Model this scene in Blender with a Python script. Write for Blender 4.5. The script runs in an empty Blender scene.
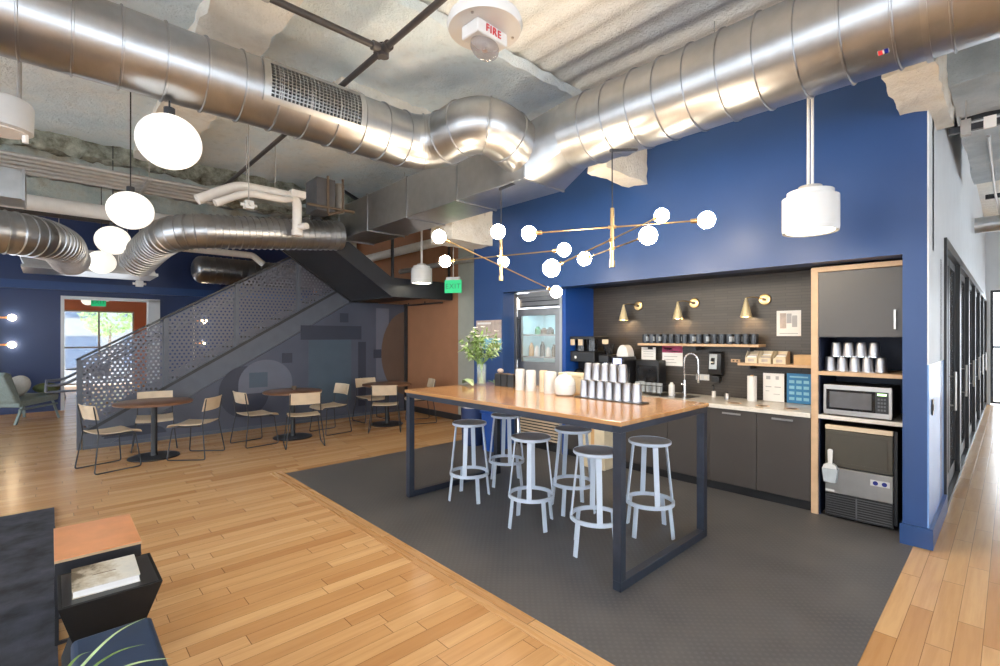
import bpy, bmesh, math, random
from mathutils import Vector, Matrix
from mathutils import noise as mnoise
random.seed(7)
R = math.radians
PI = math.pi
SC = bpy.context.scene
COL = SC.collection

# ------------------------------------------------------------------ camera
cam_d = bpy.data.cameras.new('camera')
cam_d.sensor_width = 36.0
cam_d.lens = 17.28
cam_d.shift_y = 0.003
cam_d.clip_start = 0.05
cam_d.clip_end = 200
cam = bpy.data.objects.new('camera', cam_d)
COL.objects.link(cam)
cam.location = (0, 0, 1.62)
cam.rotation_euler = (R(90), 0, math.atan2(0.7295, 0.684))
SC.camera = cam

# ------------------------------------------------------------------ world, exposure
w = bpy.data.worlds.new('World')
SC.world = w
w.use_nodes = True
WB = w.node_tree.nodes['Background']
WB.inputs['Color'].default_value = (0.84, 0.92, 1.0, 1)
WB.inputs['Strength'].default_value = 3.0
SC.view_settings.view_transform = 'Standard'
SC.view_settings.look = 'None'
SC.view_settings.gamma = 1.0
SC.view_settings.use_curve_mapping = False
SC.view_settings.exposure = 1.33
GLOBE_E = 0.38        # opal globe lamps
BULB_E = 45.0        # chandelier bulbs
DOWN_E = 6.0         # diffusers of the white pendants

# ------------------------------------------------------------------ node helpers
class NG:
    def __init__(s, name):
        s.m = bpy.data.materials.new(name); s.m.use_nodes = True
        s.t = s.m.node_tree; s.t.nodes.clear()
        s.out = s.n('ShaderNodeOutputMaterial')
        s.b = s.n('ShaderNodeBsdfPrincipled'); s.l(s.b.outputs[0], s.out.inputs[0])
    def n(s, t, **k):
        o = s.t.nodes.new(t)
        for a, v in k.items(): setattr(o, a, v)
        return o
    def l(s, a, b): s.t.links.new(a, b)
    def put(s, sock, v):
        if hasattr(v, 'is_output') or isinstance(v, bpy.types.NodeSocket): s.l(v, sock)
        else: sock.default_value = v
    def math(s, op, a, b=0.0, c=None):
        o = s.n('ShaderNodeMath', operation=op); s.put(o.inputs[0], a); s.put(o.inputs[1], b)
        if c is not None: s.put(o.inputs[2], c)
        return o.outputs[0]
    def obj(s):
        return s.n('ShaderNodeTexCoord').outputs['Object']
    def sep(s, v):
        o = s.n('ShaderNodeSeparateXYZ'); s.l(v, o.inputs[0]); return o.outputs
    def comb(s, x, y, z):
        o = s.n('ShaderNodeCombineXYZ')
        for i, v in enumerate((x, y, z)): s.put(o.inputs[i], v)
        return o.outputs[0]
    def noise(s, v, scale, detail=4, rough=0.55):
        o = s.n('ShaderNodeTexNoise'); s.l(v, o.inputs['Vector'])
        o.inputs['Scale'].default_value = scale; o.inputs['Detail'].default_value = detail
        o.inputs['Roughness'].default_value = rough
        return o.outputs['Fac']
    def ramp(s, f, stops, const=False):
        o = s.n('ShaderNodeValToRGB'); s.l(f, o.inputs[0]); cr = o.color_ramp
        if const: cr.interpolation = 'CONSTANT'
        while len(cr.elements) < len(stops): cr.elements.new(0.5)
        for e, (p, c) in zip(cr.elements, stops):
            e.position = p; e.color = (*c, 1)
        return o.outputs[0]
    def mix(s, f, a, b, blend='MIX'):
        o = s.n('ShaderNodeMix', data_type='RGBA', blend_type=blend)
        s.put(o.inputs[0], f)
        for k, v in ((6, a), (7, b)):
            if isinstance(v, tuple): o.inputs[k].default_value = (*v[:3], 1)
            else: s.l(v, o.inputs[k])
        return o.outputs[2]
    def bump(s, h, strength=0.3, dist=0.01):
        o = s.n('ShaderNodeBump'); s.l(h, o.inputs['Height'])
        o.inputs['Strength'].default_value = strength; o.inputs['Distance'].default_value = dist
        s.l(o.outputs[0], s.b.inputs['Normal'])
    def set(s, **k):
        for a, v in k.items(): s.put(s.b.inputs[a.replace('_', ' ')], v if not isinstance(v, tuple) else (*v[:3], 1))
        return s

def plain(name, col, rough=0.5, metal=0.0, var=0.06, scale=12, bump=0.0, spec=None, coat=0.0):
    g = NG(name); o = g.obj()
    f = g.noise(o, scale, 3)
    a = tuple(c * (1 - var) for c in col); b = tuple(min(1, c * (1 + var)) for c in col)
    g.set(Base_Color=g.ramp(f, [(0.3, a), (0.7, b)]), Roughness=rough, Metallic=metal)
    if spec is not None: g.b.inputs['Specular IOR Level'].default_value = spec
    if coat: g.b.inputs['Coat Weight'].default_value = coat; g.b.inputs['Coat Roughness'].default_value = 0.1
    if bump: g.bump(g.noise(o, scale * 3, 4), bump, 0.01)
    return g.m

def planks(name, stops, width=0.105, length=0.95, along='Y', rough=0.3, gap=0.012, grain=0.25, coat=0.0):
    g = NG(name); o = g.obj(); x, y, z = g.sep(o)
    if along == 'X': x, y = y, x
    xs = g.math('DIVIDE', x, width); row = g.math('FLOOR', xs)
    w1 = g.n('ShaderNodeTexWhiteNoise', noise_dimensions='1D'); g.l(row, w1.inputs['W'])
    yy = g.math('ADD', g.math('DIVIDE', y, length), g.math('MULTIPLY', w1.outputs['Value'], 13.7))
    pl = g.math('FLOOR', yy)
    w2 = g.n('ShaderNodeTexWhiteNoise', noise_dimensions='2D')
    g.l(g.comb(row, pl, 0.0), w2.inputs['Vector'])
    col = g.ramp(w2.outputs['Value'], stops)
    gv = g.comb(g.math('MULTIPLY', x, 28.0), g.math('ADD', g.math('MULTIPLY', y, 1.6), g.math('MULTIPLY', w2.outputs['Value'], 50.0)), 0.0)
    gn = g.noise(gv, 1.0, 5, 0.6)
    col = g.mix(g.math('MULTIPLY', g.math('SUBTRACT', gn, 0.42), grain * 4), col, (stops[0][1][0] * .62, stops[0][1][1] * .5, stops[0][1][2] * .4))
    fx = g.math('ABSOLUTE', g.math('SUBTRACT', g.math('FRACT', xs), 0.5))
    fy = g.math('ABSOLUTE', g.math('SUBTRACT', g.math('FRACT', yy), 0.5))
    m = g.math('MAXIMUM', g.math('GREATER_THAN', fx, 0.5 - gap), g.math('GREATER_THAN', fy, 0.5 - gap * width / length * 1.6))
    col = g.mix(g.math('MULTIPLY', m, 0.75), col, (0.10, 0.05, 0.02))
    g.set(Base_Color=col, Roughness=g.math('ADD', g.math('MULTIPLY', gn, 0.18), rough - 0.08))
    if coat: g.b.inputs['Coat Weight'].default_value = coat; g.b.inputs['Coat Roughness'].default_value = 0.14
    g.bump(g.math('SUBTRACT', 1.0, m), 0.25, 0.002)
    return g.m

def emit(name, col, e, base=(0.9, 0.9, 0.88)):
    g = NG(name); g.set(Base_Color=base, Roughness=0.4, Emission_Color=col); g.b.inputs['Emission Strength'].default_value = e
    return g.m

def galvanized(name, col=(0.46, 0.47, 0.49), rough=0.34):
    g = NG(name); o = g.obj()
    f = g.noise(o, 9, 5); f2 = g.noise(o, 60, 3)
    g.set(Metallic=1.0, Base_Color=g.ramp(f, [(0.3, tuple(c * .86 for c in col)), (0.7, col)]),
          Roughness=rough)
    return g.m

def spray(name, c1, c2, c3, scale=1.3, b=0.8):
    g = NG(name); o = g.obj()
    f = g.noise(o, scale, 6, 0.65); f2 = g.noise(o, 38, 5, 0.7); f3 = g.noise(o, 9, 3, 0.6)
    c = g.ramp(f, [(0.32, c1), (0.48, c2), (0.66, c3)])
    c = g.mix(g.math('MULTIPLY', g.math('SUBTRACT', f3, 0.54), 0.8), c, (0.30, 0.29, 0.25))
    g.set(Base_Color=c, Roughness=0.92)
    g.bump(g.math('ADD', f2, f3), b, 0.03)
    return g.m

M = {}
OAK = [(0.0, (0.56, 0.295, 0.120)), (0.35, (0.68, 0.40, 0.180)), (0.7, (0.76, 0.475, 0.235)), (1.0, (0.63, 0.345, 0.145))]
M['floor'] = planks('floor_planks', OAK, rough=0.22)
M['border'] = planks('floor_border', OAK, width=0.13, length=1.6, along='X', rough=0.27)
BLK = [(0.0, (0.46, 0.225, 0.085)), (0.4, (0.53, 0.275, 0.11)), (0.75, (0.58, 0.325, 0.145)), (1.0, (0.49, 0.245, 0.095))]
M['block'] = planks('butcher_block', BLK, width=0.045, length=0.7, along='X', rough=0.16, gap=0.006, grain=0.12, coat=0.5)
g = NG('rubber_mat'); o = g.obj()
x, y, z = g.sep(o)
lat = []
for off in (0.0, 0.5):
    a = g.math('SUBTRACT', g.math('FRACT', g.math('ADD', g.math('DIVIDE', x, 0.05), off)), 0.5)
    b = g.math('SUBTRACT', g.math('FRACT', g.math('ADD', g.math('DIVIDE', y, 0.05), off)), 0.5)
    lat.append(g.math('SQRT', g.math('ADD', g.math('MULTIPLY', a, a), g.math('MULTIPLY', b, b))))
dd = g.math('MINIMUM', *lat)
f = g.noise(o, 2.2, 5)
bc = g.ramp(f, [(0.3, (0.078, 0.076, 0.080)), (0.7, (0.125, 0.120, 0.120))])
g.set(Base_Color=g.mix(g.math('MULTIPLY', g.math('LESS_THAN', dd, 0.2), 0.35), bc, (0.14, 0.14, 0.145)), Roughness=g.math('ADD', 0.36, g.math('MULTIPLY', f, 0.2)))
g.bump(g.math('LESS_THAN', dd, 0.2), 0.3, 0.002)
M['mat'] = g.m
M['deck'] = spray('sprayed_deck', (0.72, 0.78, 0.80), (0.86, 0.86, 0.83), (0.90, 0.87, 0.79), 0.5)
M['slab'] = spray('sprayed_slab', (0.68, 0.81, 0.87), (0.82, 0.90, 0.93), (0.92, 0.91, 0.86), 0.55, 1.0)
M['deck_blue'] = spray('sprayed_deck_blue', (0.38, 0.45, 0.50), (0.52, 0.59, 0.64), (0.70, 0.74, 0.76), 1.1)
M['beam'] = spray('sprayed_beam', (0.84, 0.80, 0.72), (0.88, 0.84, 0.76), (0.78, 0.71, 0.60), 2.5, 0.9)
M['beam_teal'] = spray('sprayed_beam_teal', (0.50, 0.60, 0.60), (0.68, 0.73, 0.69), (0.50, 0.45, 0.34), 1.6, 1.0)
M['duct'] = galvanized('galvanized_duct')
M['duct_dark'] = galvanized('galvanized_dark', (0.30, 0.31, 0.34), 0.3)
M['plenum'] = galvanized('galvanized_plenum', (0.50, 0.51, 0.52), 0.33)
M['blue'] = plain('blue_paint', (0.020, 0.062, 0.200), 0.38, var=0.03, scale=3)
M['blue_in'] = plain('bright_blue_paint', (0.010, 0.070, 0.33), 0.4, var=0.03, scale=3)
M['navy'] = plain('navy_paint', (0.016, 0.036, 0.120), 0.4, var=0.03, scale=3)
M['white_wall'] = plain('white_wall', (0.66, 0.70, 0.74), 0.5, var=0.03, scale=4)
M['pale_blue'] = plain('pale_blue_gloss', (0.16, 0.30, 0.62), 0.25, var=0.03, scale=4)
M['greygreen'] = plain('grey_green_paint', (0.40, 0.41, 0.36), 0.6, var=0.05, scale=4)
M['brown'] = plain('terracotta_paint', (0.40, 0.19, 0.10), 0.5, var=0.05, scale=3)
M['brown_reflect'] = plain('brown_reflection', (0.13, 0.085, 0.065), 0.45, var=0.05, scale=3)
M['fringe'] = spray('crumbled_fireproofing', (0.10, 0.09, 0.06), (0.32, 0.33, 0.27), (0.55, 0.56, 0.48), 7.0, 1.0)
M['facade'] = plain('pale_facade', (0.16, 0.17, 0.18), 0.7)
M['facade_blue'] = plain('blue_window', (0.03, 0.06, 0.11), 0.4)
M['orange'] = plain('orange_paint', (0.50, 0.17, 0.075), 0.6, var=0.05, scale=3)
M['slate'] = plain('slate_mural', (0.075, 0.088, 0.13), 0.4, var=0.08, scale=2)
M['slate_lt'] = plain('slate_mural_light', (0.14, 0.155, 0.21), 0.4, var=0.06, scale=3)
M['slate_md'] = plain('slate_mural_teal', (0.07, 0.105, 0.15), 0.4, var=0.06, scale=3)
M['slate_dk'] = plain('slate_mural_dark', (0.035, 0.042, 0.07), 0.4, var=0.06, scale=3)
M['steel_dk'] = plain('stair_steel', (0.10, 0.115, 0.15), 0.42, var=0.08, scale=6)
M['steel_bk'] = plain('stair_steel_black', (0.028, 0.030, 0.036), 0.4, var=0.1, scale=6)
g = NG('perforated_steel'); o = g.obj(); x, y, z = g.sep(o)
lat = []
for off in (0.0, 0.5):
    a = g.math('SUBTRACT', g.math('FRACT', g.math('ADD', g.math('DIVIDE', y, 0.062), off)), 0.5)
    b = g.math('MULTIPLY', g.math('SUBTRACT', g.math('FRACT', g.math('ADD', g.math('DIVIDE', z, 0.107), off)), 0.5), 1.73)
    lat.append(g.math('SQRT', g.math('ADD', g.math('MULTIPLY', a, a), g.math('MULTIPLY', b, b))))
hole = g.math('LESS_THAN', g.math('MINIMUM', *lat), 0.25)
g.set(Base_Color=(0.12, 0.125, 0.16), Roughness=0.38, Metallic=0.2)
g.put(g.b.inputs['Alpha'], g.math('SUBTRACT', 1.0, hole))
M['perf'] = g.m
M['black_metal'] = plain('black_metal', (0.022, 0.024, 0.030), 0.38, var=0.1)
M['table_metal'] = plain('table_frame_steel', (0.045, 0.055, 0.08), 0.35, metal=0.5, var=0.1)
M['stool'] = plain('grey_enamel', (0.60, 0.68, 0.80), 0.35, var=0.03)
M['stool_seat'] = plain('grey_seat_enamel', (0.29, 0.31, 0.35), 0.38, var=0.05)
M['ply'] = plain('pale_plywood', (0.66, 0.53, 0.38), 0.45, var=0.08, scale=8)
M['oakwood'] = plain('pale_oak', (0.60, 0.40, 0.24), 0.45, var=0.1, scale=10)
M['walnut'] = plain('walnut_top', (0.21, 0.095, 0.045), 0.3, var=0.25, scale=5)
M['cab'] = plain('cabinet_laminate', (0.052, 0.044, 0.040), 0.42, var=0.04, scale=5)
M['cab_up'] = plain('upper_cabinet_laminate', (0.072, 0.064, 0.060), 0.35, var=0.03, scale=5)
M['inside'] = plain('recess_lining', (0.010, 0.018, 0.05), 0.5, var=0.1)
M['counter'] = plain('pale_stone', (0.72, 0.68, 0.62), 0.25, var=0.06, scale=30)
M['steel_mid'] = plain('fridge_steel', (0.30, 0.29, 0.28), 0.3, metal=1.0, var=0.06, scale=8)
M['steel'] = plain('stainless_steel', (0.42, 0.40, 0.38), 0.3, metal=1.0, var=0.06, scale=8)
M['cup'] = plain('steel_cup', (0.44, 0.44, 0.47), 0.42, metal=1.0, var=0.03)
M['chrome'] = plain('chrome', (0.85, 0.85, 0.86), 0.1, metal=1.0, var=0.02)
M['brass'] = plain('brass', (0.66, 0.46, 0.22), 0.28, metal=1.0, var=0.05)
M['gold'] = plain('pale_gold_shade', (0.74, 0.62, 0.38), 0.4, metal=0.3, var=0.05)
M['white'] = plain('white_enamel', (0.70, 0.70, 0.70), 0.35, var=0.02)
M['ceramic'] = plain('white_ceramic', (0.70, 0.70, 0.69), 0.22, var=0.02)
M['cream'] = plain('cream_card', (0.72, 0.62, 0.45), 0.6, var=0.06)
M['tan'] = plain('tan_wood_box', (0.62, 0.38, 0.17), 0.5, var=0.1)
M['paper'] = plain('white_paper', (0.83, 0.82, 0.81), 0.6, var=0.02)
M['grey_print'] = plain('grey_print', (0.42, 0.42, 0.44), 0.6, var=0.05)
M['rose'] = plain('rose_print', (0.48, 0.07, 0.16), 0.6, var=0.05)
M['poster_blue'] = plain('blue_print', (0.03, 0.20, 0.45), 0.5, var=0.1)
M['sky_print'] = plain('sky_print', (0.22, 0.50, 0.66), 0.5, var=0.1)
M['tan_print'] = plain('tan_print', (0.50, 0.42, 0.38), 0.6, var=0.2)
M['green_sign'] = emit('green_sign', (0.02, 0.60, 0.22), 0.25, (0.01, 0.42, 0.15))
M['green_mark'] = plain('green_print', (0.02, 0.28, 0.12), 0.5)
M['sign_text'] = plain('sign_text_white', (0.02, 0.20, 0.08), 0.5)
M['red_text'] = plain('red_letters', (0.65, 0.05, 0.06), 0.5)
M['globe'] = emit('opal_globe', (1.0, 0.93, 0.82), GLOBE_E)
M['bulb'] = emit('warm_bulb', (1.0, 0.84, 0.62), BULB_E)
M['sconce_bulb'] = emit('sconce_bulb', (1.0, 0.75, 0.45), 14.0)
M['cone_bulb'] = emit('cone_bulb', (1.0, 0.72, 0.42), 60.0)
M['lens'] = emit('pendant_diffuser', (1.0, 0.92, 0.72), DOWN_E)
M['black'] = plain('black_plastic', (0.012, 0.012, 0.014), 0.35, var=0.1)
M['matte_black'] = plain('matte_black', (0.006, 0.006, 0.007), 0.8, var=0.1)
M['dark_glass'] = plain('dark_glass', (0.012, 0.013, 0.016), 0.08, var=0.1)
M['mug'] = plain('dark_mug_glaze', (0.035, 0.04, 0.05), 0.18, var=0.2)
M['mug_light'] = plain('grey_mug_print', (0.42, 0.46, 0.50), 0.3, var=0.1)
M['grill'] = plain('grille_grey', (0.10, 0.10, 0.11), 0.5, var=0.1)
M['pipe_black'] = plain('black_iron_pipe', (0.045, 0.038, 0.038), 0.4, var=0.2)
M['pipe_grey'] = plain('grey_conduit', (0.46, 0.44, 0.42), 0.4, metal=0.4, var=0.1)
M['pipe_white'] = plain('white_insulation', (0.82, 0.78, 0.74), 0.6, var=0.04)
M['copper'] = plain('copper_top', (0.85, 0.38, 0.17), 0.28, metal=0.15, var=0.12, scale=5)
M['rug'] = plain('charcoal_rug', (0.040, 0.043, 0.058), 0.95, var=0.6, scale=5, bump=0.5)
M['bench'] = plain('blue_leather', (0.020, 0.042, 0.095), 0.45, var=0.12, scale=5, bump=0.05)
M['leaf'] = plain('leaf_green', (0.20, 0.33, 0.09), 0.4, var=0.35, scale=20)
M['leaf_pale'] = plain('leaf_pale', (0.42, 0.55, 0.30), 0.4, var=0.35, scale=14)
M['petal'] = plain('white_petal', (0.88, 0.84, 0.80), 0.5, var=0.05)
M['soil'] = plain('potting_soil', (0.05, 0.03, 0.02), 0.9)
M['sage'] = plain('sage_fabric', (0.24, 0.30, 0.29), 0.85, var=0.1, scale=30, bump=0.2)
M['moss'] = plain('moss_cushion', (0.10, 0.13, 0.05), 0.85, var=0.15, scale=30)
M['linen'] = plain('linen_cushion', (0.62, 0.60, 0.56), 0.85, var=0.06, scale=30)
M['ice_door'] = plain('brown_grey_plastic', (0.062, 0.054, 0.040), 0.35, var=0.04)
M['badge'] = plain('blue_badge', (0.01, 0.02, 0.22), 0.3)
M['red_mark'] = plain('red_mark', (0.6, 0.04, 0.05), 0.5)
M['lcd'] = emit('green_display', (0.45, 0.9, 0.25), 1.5)
M['lcd_blue'] = emit('blue_display', (0.10, 0.18, 0.7), 0.9)
M['fridge_light'] = emit('fridge_light', (0.62, 0.90, 1.0), 9.0)
M['fridge_in'] = plain('fridge_liner', (0.55, 0.75, 0.80), 0.4)
M['dark_wood'] = plain('dark_shelf', (0.13, 0.09, 0.06), 0.5)
g = NG('clear_glass'); g.set(Base_Color=(0.92, 0.96, 0.96), Roughness=0.03, Alpha=0.16); g.b.inputs['IOR'].default_value = 1.45
M['glass'] = g.m
g = NG('vase_glass'); g.set(Base_Color=(0.75, 0.88, 0.82), Roughness=0.04, Alpha=0.16); M['vase'] = g.m
g = NG('clear_plastic'); g.set(Base_Color=(0.30, 0.27, 0.28), Roughness=0.05, Alpha=0.5); M['lens_clear'] = g.m
g = NG('tile_backsplash'); o = g.obj(); x, y, z = g.sep(o)
br = g.n('ShaderNodeTexBrick'); g.l(g.comb(x, z, 0.0), br.inputs['Vector'])
br.inputs['Scale'].default_value = 1.0; br.inputs['Brick Width'].default_value = 0.30; br.inputs['Row Height'].default_value = 0.032
br.inputs['Mortar Size'].default_value = 0.0025
for k, c in (('Color1', (0.042, 0.034, 0.028, 1)), ('Color2', (0.058, 0.048, 0.040, 1)), ('Mortar', (0.024, 0.020, 0.017, 1))): br.inputs[k].default_value = c
g.set(Base_Color=br.outputs['Color'], Roughness=0.42)
M['tile'] = g.m

# ------------------------------------------------------------------ mesh helpers
class MB:
    def __init__(s): s.v = []; s.f = []
    def add(s, vs, fs):
        k = len(s.v); s.v += [tuple(v) for v in vs]; s.f += [tuple(i + k for i in f) for f in fs]; return s
    def box(s, x0, x1, y0, y1, z0, z1):
        x0, x1 = min(x0, x1), max(x0, x1); y0, y1 = min(y0, y1), max(y0, y1); z0, z1 = min(z0, z1), max(z0, z1)
        return s.add([(x0,y0,z0),(x1,y0,z0),(x1,y1,z0),(x0,y1,z0),(x0,y0,z1),(x1,y0,z1),(x1,y1,z1),(x0,y1,z1)],
                     [(0,3,2,1),(4,5,6,7),(0,1,5,4),(1,2,6,5),(2,3,7,6),(3,0,4,7)])
    def tube(s, path, r, n=10, cap=True, squash=None):
        P = [Vector(p) for p in path]; rs = r if isinstance(r, (list, tuple)) else [r] * len(P)
        t0 = (P[1] - P[0]).normalized()
        up = Vector((0, 0, 1)) if abs(t0.z) < 0.9 else Vector((1, 0, 0))
        a = t0.cross(up).normalized(); vs = []; fs = []
        for i, p in enumerate(P):
            t = ((P[min(i+1, len(P)-1)] - p).normalized() + (p - P[max(i-1, 0)]).normalized())
            t = t.normalized() if t.length > 1e-6 else t0
            a = (a - t * a.dot(t)).normalized(); b = t.cross(a)
            for k in range(n):
                th = 2 * PI * k / n
                vs.append(p + (a * math.cos(th) + b * math.sin(th)) * rs[i])
        for i in range(len(P) - 1):
            for k in range(n):
                k2 = (k + 1) % n
                fs.append((i*n+k, i*n+k2, (i+1)*n+k2, (i+1)*n+k))
        if cap: fs.append(tuple(range(n))[::-1]); fs.append(tuple(range((len(P)-1)*n, len(P)*n)))
        return s.add(vs, fs)
    def lathe(s, prof, c=(0, 0, 0), n=24, axis='Z'):
        vs = []; fs = []; m = len(prof)
        for k in range(n):
            th = 2 * PI * k / n
            for r, h in prof:
                r = max(r, 1e-5)
                if axis == 'Z': vs.append((c[0] + r*math.cos(th), c[1] + r*math.sin(th), c[2] + h))
                elif axis == 'Y': vs.append((c[0] + r*math.cos(th), c[1] - h, c[2] + r*math.sin(th)))
                else: vs.append((c[0] + h, c[1] + r*math.cos(th), c[2] + r*math.sin(th)))
        for k in range(n):
            k2 = (k + 1) % n
            for i in range(m - 1): fs.append((k*m+i, k2*m+i, k2*m+i+1, k*m+i+1))
        return s.add(vs, fs)
    def cyl(s, c, r, z0, z1, n=24, r1=None):
        r1 = r if r1 is None else r1
        return s.lathe([(0, z0), (r, z0), (r1, z1), (0, z1)], (c[0], c[1], 0), n)
    def prism(s, poly, plane, a, b):
        """poly: 2D points; plane 'XY' extrudes z a..b, 'YZ' extrudes x, 'XZ' extrudes y"""
        def m(p, h):
            return (p[0], p[1], h) if plane == 'XY' else ((h, p[0], p[1]) if plane == 'YZ' else (p[0], h, p[1]))
        n = len(poly)
        vs = [m(p, a) for p in poly] + [m(p, b) for p in poly]
        fs = [tuple(range(n))[::-1], tuple(range(n, 2*n))] + [(i, (i+1) % n, n+(i+1) % n, n+i) for i in range(n)]
        return s.add(vs, fs)
    def bar(s, p0, p1, wd, hd, side=(0, 0, 1)):
        p0 = Vector(p0); p1 = Vector(p1); t = (p1 - p0).normalized(); u = Vector(side); u = (u - t*u.dot(t)).normalized(); v = t.cross(u)
        vs = []
        for p in (p0, p1):
            for a, b in ((-1,-1), (1,-1), (1,1), (-1,1)): vs.append(p + u*a*hd/2 + v*b*wd/2)
        return s.add(vs, [(0,1,2,3)[::-1], (4,5,6,7), (0,1,5,4), (1,2,6,5), (2,3,7,6), (3,0,4,7)])
    def sphere(s, c, r, n=20, m=12, sz=1.0):
        return s.lathe([(r*math.sin(PI*i/m), -r*sz*math.cos(PI*i/m)) for i in range(m+1)], c, n)
    def build(s, name, mat, parent=None, loc=(0, 0, 0), rotz=0, smooth=40, bevel=0, seg=2):
        me = bpy.data.meshes.new(name); me.from_pydata(s.v, [], s.f)
        bm = bmesh.new(); bm.from_mesh(me)
        bmesh.ops.remove_doubles(bm, verts=bm.verts, dist=1e-6)
        bmesh.ops.dissolve_degenerate(bm, edges=bm.edges, dist=1e-7)
        bmesh.ops.recalc_face_normals(bm, faces=bm.faces); bm.to_mesh(me); bm.free()
        me.materials.append(M[mat] if isinstance(mat, str) else mat)
        if smooth: me.shade_smooth(); me.set_sharp_from_angle(angle=R(smooth))
        o = bpy.data.objects.new(name, me); COL.objects.link(o)
        o.location = loc; o.rotation_euler = (0, 0, rotz)
        if parent: o.parent = parent
        if bevel:
            bv = o.modifiers.new('bevel', 'BEVEL'); bv.width = bevel; bv.segments = seg; bv.limit_method = 'ANGLE'; bv.angle_limit = R(40)
        return o

def box(*a): return MB().box(*a)
def tag(o, label, cat, group=None, kind=None):
    o['label'] = label; o['category'] = cat
    if group: o['group'] = group
    if kind: o['kind'] = kind
    return o
def struct(o): o['kind'] = 'structure'; return o
def thing(name, label, cat, loc=(0, 0, 0), rotz=0, group=None):
    o = bpy.data.objects.new(name, None); COL.objects.link(o); o.location = loc; o.rotation_euler = (0, 0, rotz)
    o.empty_display_size = 0.1
    return tag(o, label, cat, group)
def dup(root, loc=None, rotz=None, label=None, group=None):
    def cp(o, par):
        c = o.copy(); COL.objects.link(c)
        if par: c.parent = par
        for ch in list(o.children): cp(ch, c)
        return c
    r = cp(root, None)
    if loc is not None: r.location = loc
    if rotz is not None: r.rotation_euler = (0, 0, rotz)
    if label: r['label'] = label
    if group: r['group'] = group
    return r
def text_mesh(name, body, size, mat, parent, loc, rot, depth=0.002):
    c = bpy.data.curves.new(name, 'FONT'); c.body = body; c.size = size; c.extrude = depth; c.space_character = 1.15; c.align_x = 'CENTER'; c.align_y = 'CENTER'
    t = bpy.data.objects.new(name + '_curve', c); COL.objects.link(t)
    bpy.context.view_layer.update()
    me = bpy.data.meshes.new_from_object(t.evaluated_get(bpy.context.evaluated_depsgraph_get()))
    bpy.data.objects.remove(t); me.materials.clear(); me.materials.append(M[mat])
    o = bpy.data.objects.new(name, me); COL.objects.link(o); o.parent = parent; o.location = loc; o.rotation_euler = rot
    return o
def fillet(pts, rad, n=8):
    P = [Vector(p) for p in pts]; out = [P[0]]
    for i in range(1, len(P) - 1):
        a = (P[i-1] - P[i]); b = (P[i+1] - P[i]); r = min(rad, a.length * .49, b.length * .49)
        a.normalize(); b.normalize(); s0 = P[i] + a*r; s1 = P[i] + b*r
        for k in range(n + 1):
            t = k / n; out.append(s0*(1-t)**2 + P[i]*2*t*(1-t) + s1*t*t)
    out.append(P[-1]); return out
def resample(path, step):
    out = [path[0]]
    for a, b in zip(path, path[1:]):
        L = (b - a).length; k = max(1, int(round(L / step)))
        for i in range(1, k + 1): out.append(a.lerp(b, i / k))
    return out
def spiral_duct(pts, r, rad=0.4, seam=0.3, n=40, curve_seam=None):
    """round duct with raised seams along a filleted path"""
    path = fillet(pts, rad, 10); P = resample(path, 0.02)
    Q = [P[0]]; rs = [r]; acc = 0; last = 0
    for a, b in zip(P, P[1:]):
        acc += (b - a).length
        if acc - last >= seam:
            last = acc; d = (b - a).normalized()
            Q += [b - d*0.008, b - d*0.004, b + d*0.004, b + d*0.008]; rs += [r, r + 0.012, r + 0.012, r]
        elif acc - last > 0.02 and seam - (acc - last) > 0.02:
            Q.append(b); rs.append(r)
    return MB().tube(Q, rs, n)
def rough_box(x0, x1, y0, y1, z0, z1, step=0.08, amp=0.012):
    bm = bmesh.new(); bmesh.ops.create_cube(bm, size=1)
    for v in bm.verts: v.co = Vector((x0 + (v.co.x+.5)*(x1-x0), y0 + (v.co.y+.5)*(y1-y0), z0 + (v.co.z+.5)*(z1-z0)))
    for ax in range(3):
        L = ((x1-x0), (y1-y0), (z1-z0))[ax]; lo = (x0, y0, z0)[ax]
        st = max(step, L / 120)
        for k in range(1, int(L / st)):
            co = [0, 0, 0]; co[ax] = lo + k*st; no = [0, 0, 0]; no[ax] = 1
            bmesh.ops.bisect_plane(bm, geom=bm.verts[:] + bm.edges[:] + bm.faces[:], plane_co=co, plane_no=no)
    for v in bm.verts:
        n_ = mnoise.noise_vector(v.co * 7.0); v.co += n_ * amp * 2
    mb = MB(); bm.verts.index_update()
    mb.v = [tuple(v.co) for v in bm.verts]; mb.f = [tuple(v.index for v in f.verts) for f in bm.faces]; bm.free()
    return mb
ORD = ['first', 'second', 'third', 'fourth', 'fifth', 'sixth', 'seventh', 'eighth', 'ninth', 'tenth', 'eleventh', 'twelfth', 'thirteenth', 'fourteenth', 'fifteenth', 'sixteenth', 'seventeenth', 'eighteenth']
def ordinal(i, n, unit='from the left'):
    if i == 0: return 'leftmost'
    if i == n - 1: return 'rightmost'
    return ORD[i] + ' ' + unit

# ================================================================== STRUCTURE
YK = 4.86      # blue wall plane
XS = -9.05     # stair plane
ZC = 4.30      # deck
floor = struct(box(-21, 4.2, -6.2, 18, -0.12, 0).build('floor', 'floor', smooth=0))
matf = box(-5.84, -0.52, 2.02, 5.74, 0.0005, 0.006).build('trim_1', 'mat', smooth=0); struct(matf)
struct(box(-5.97, -0.52, 1.89, 2.02, 0.0, 0.005).build('trim_2', 'border', smooth=0))

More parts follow.
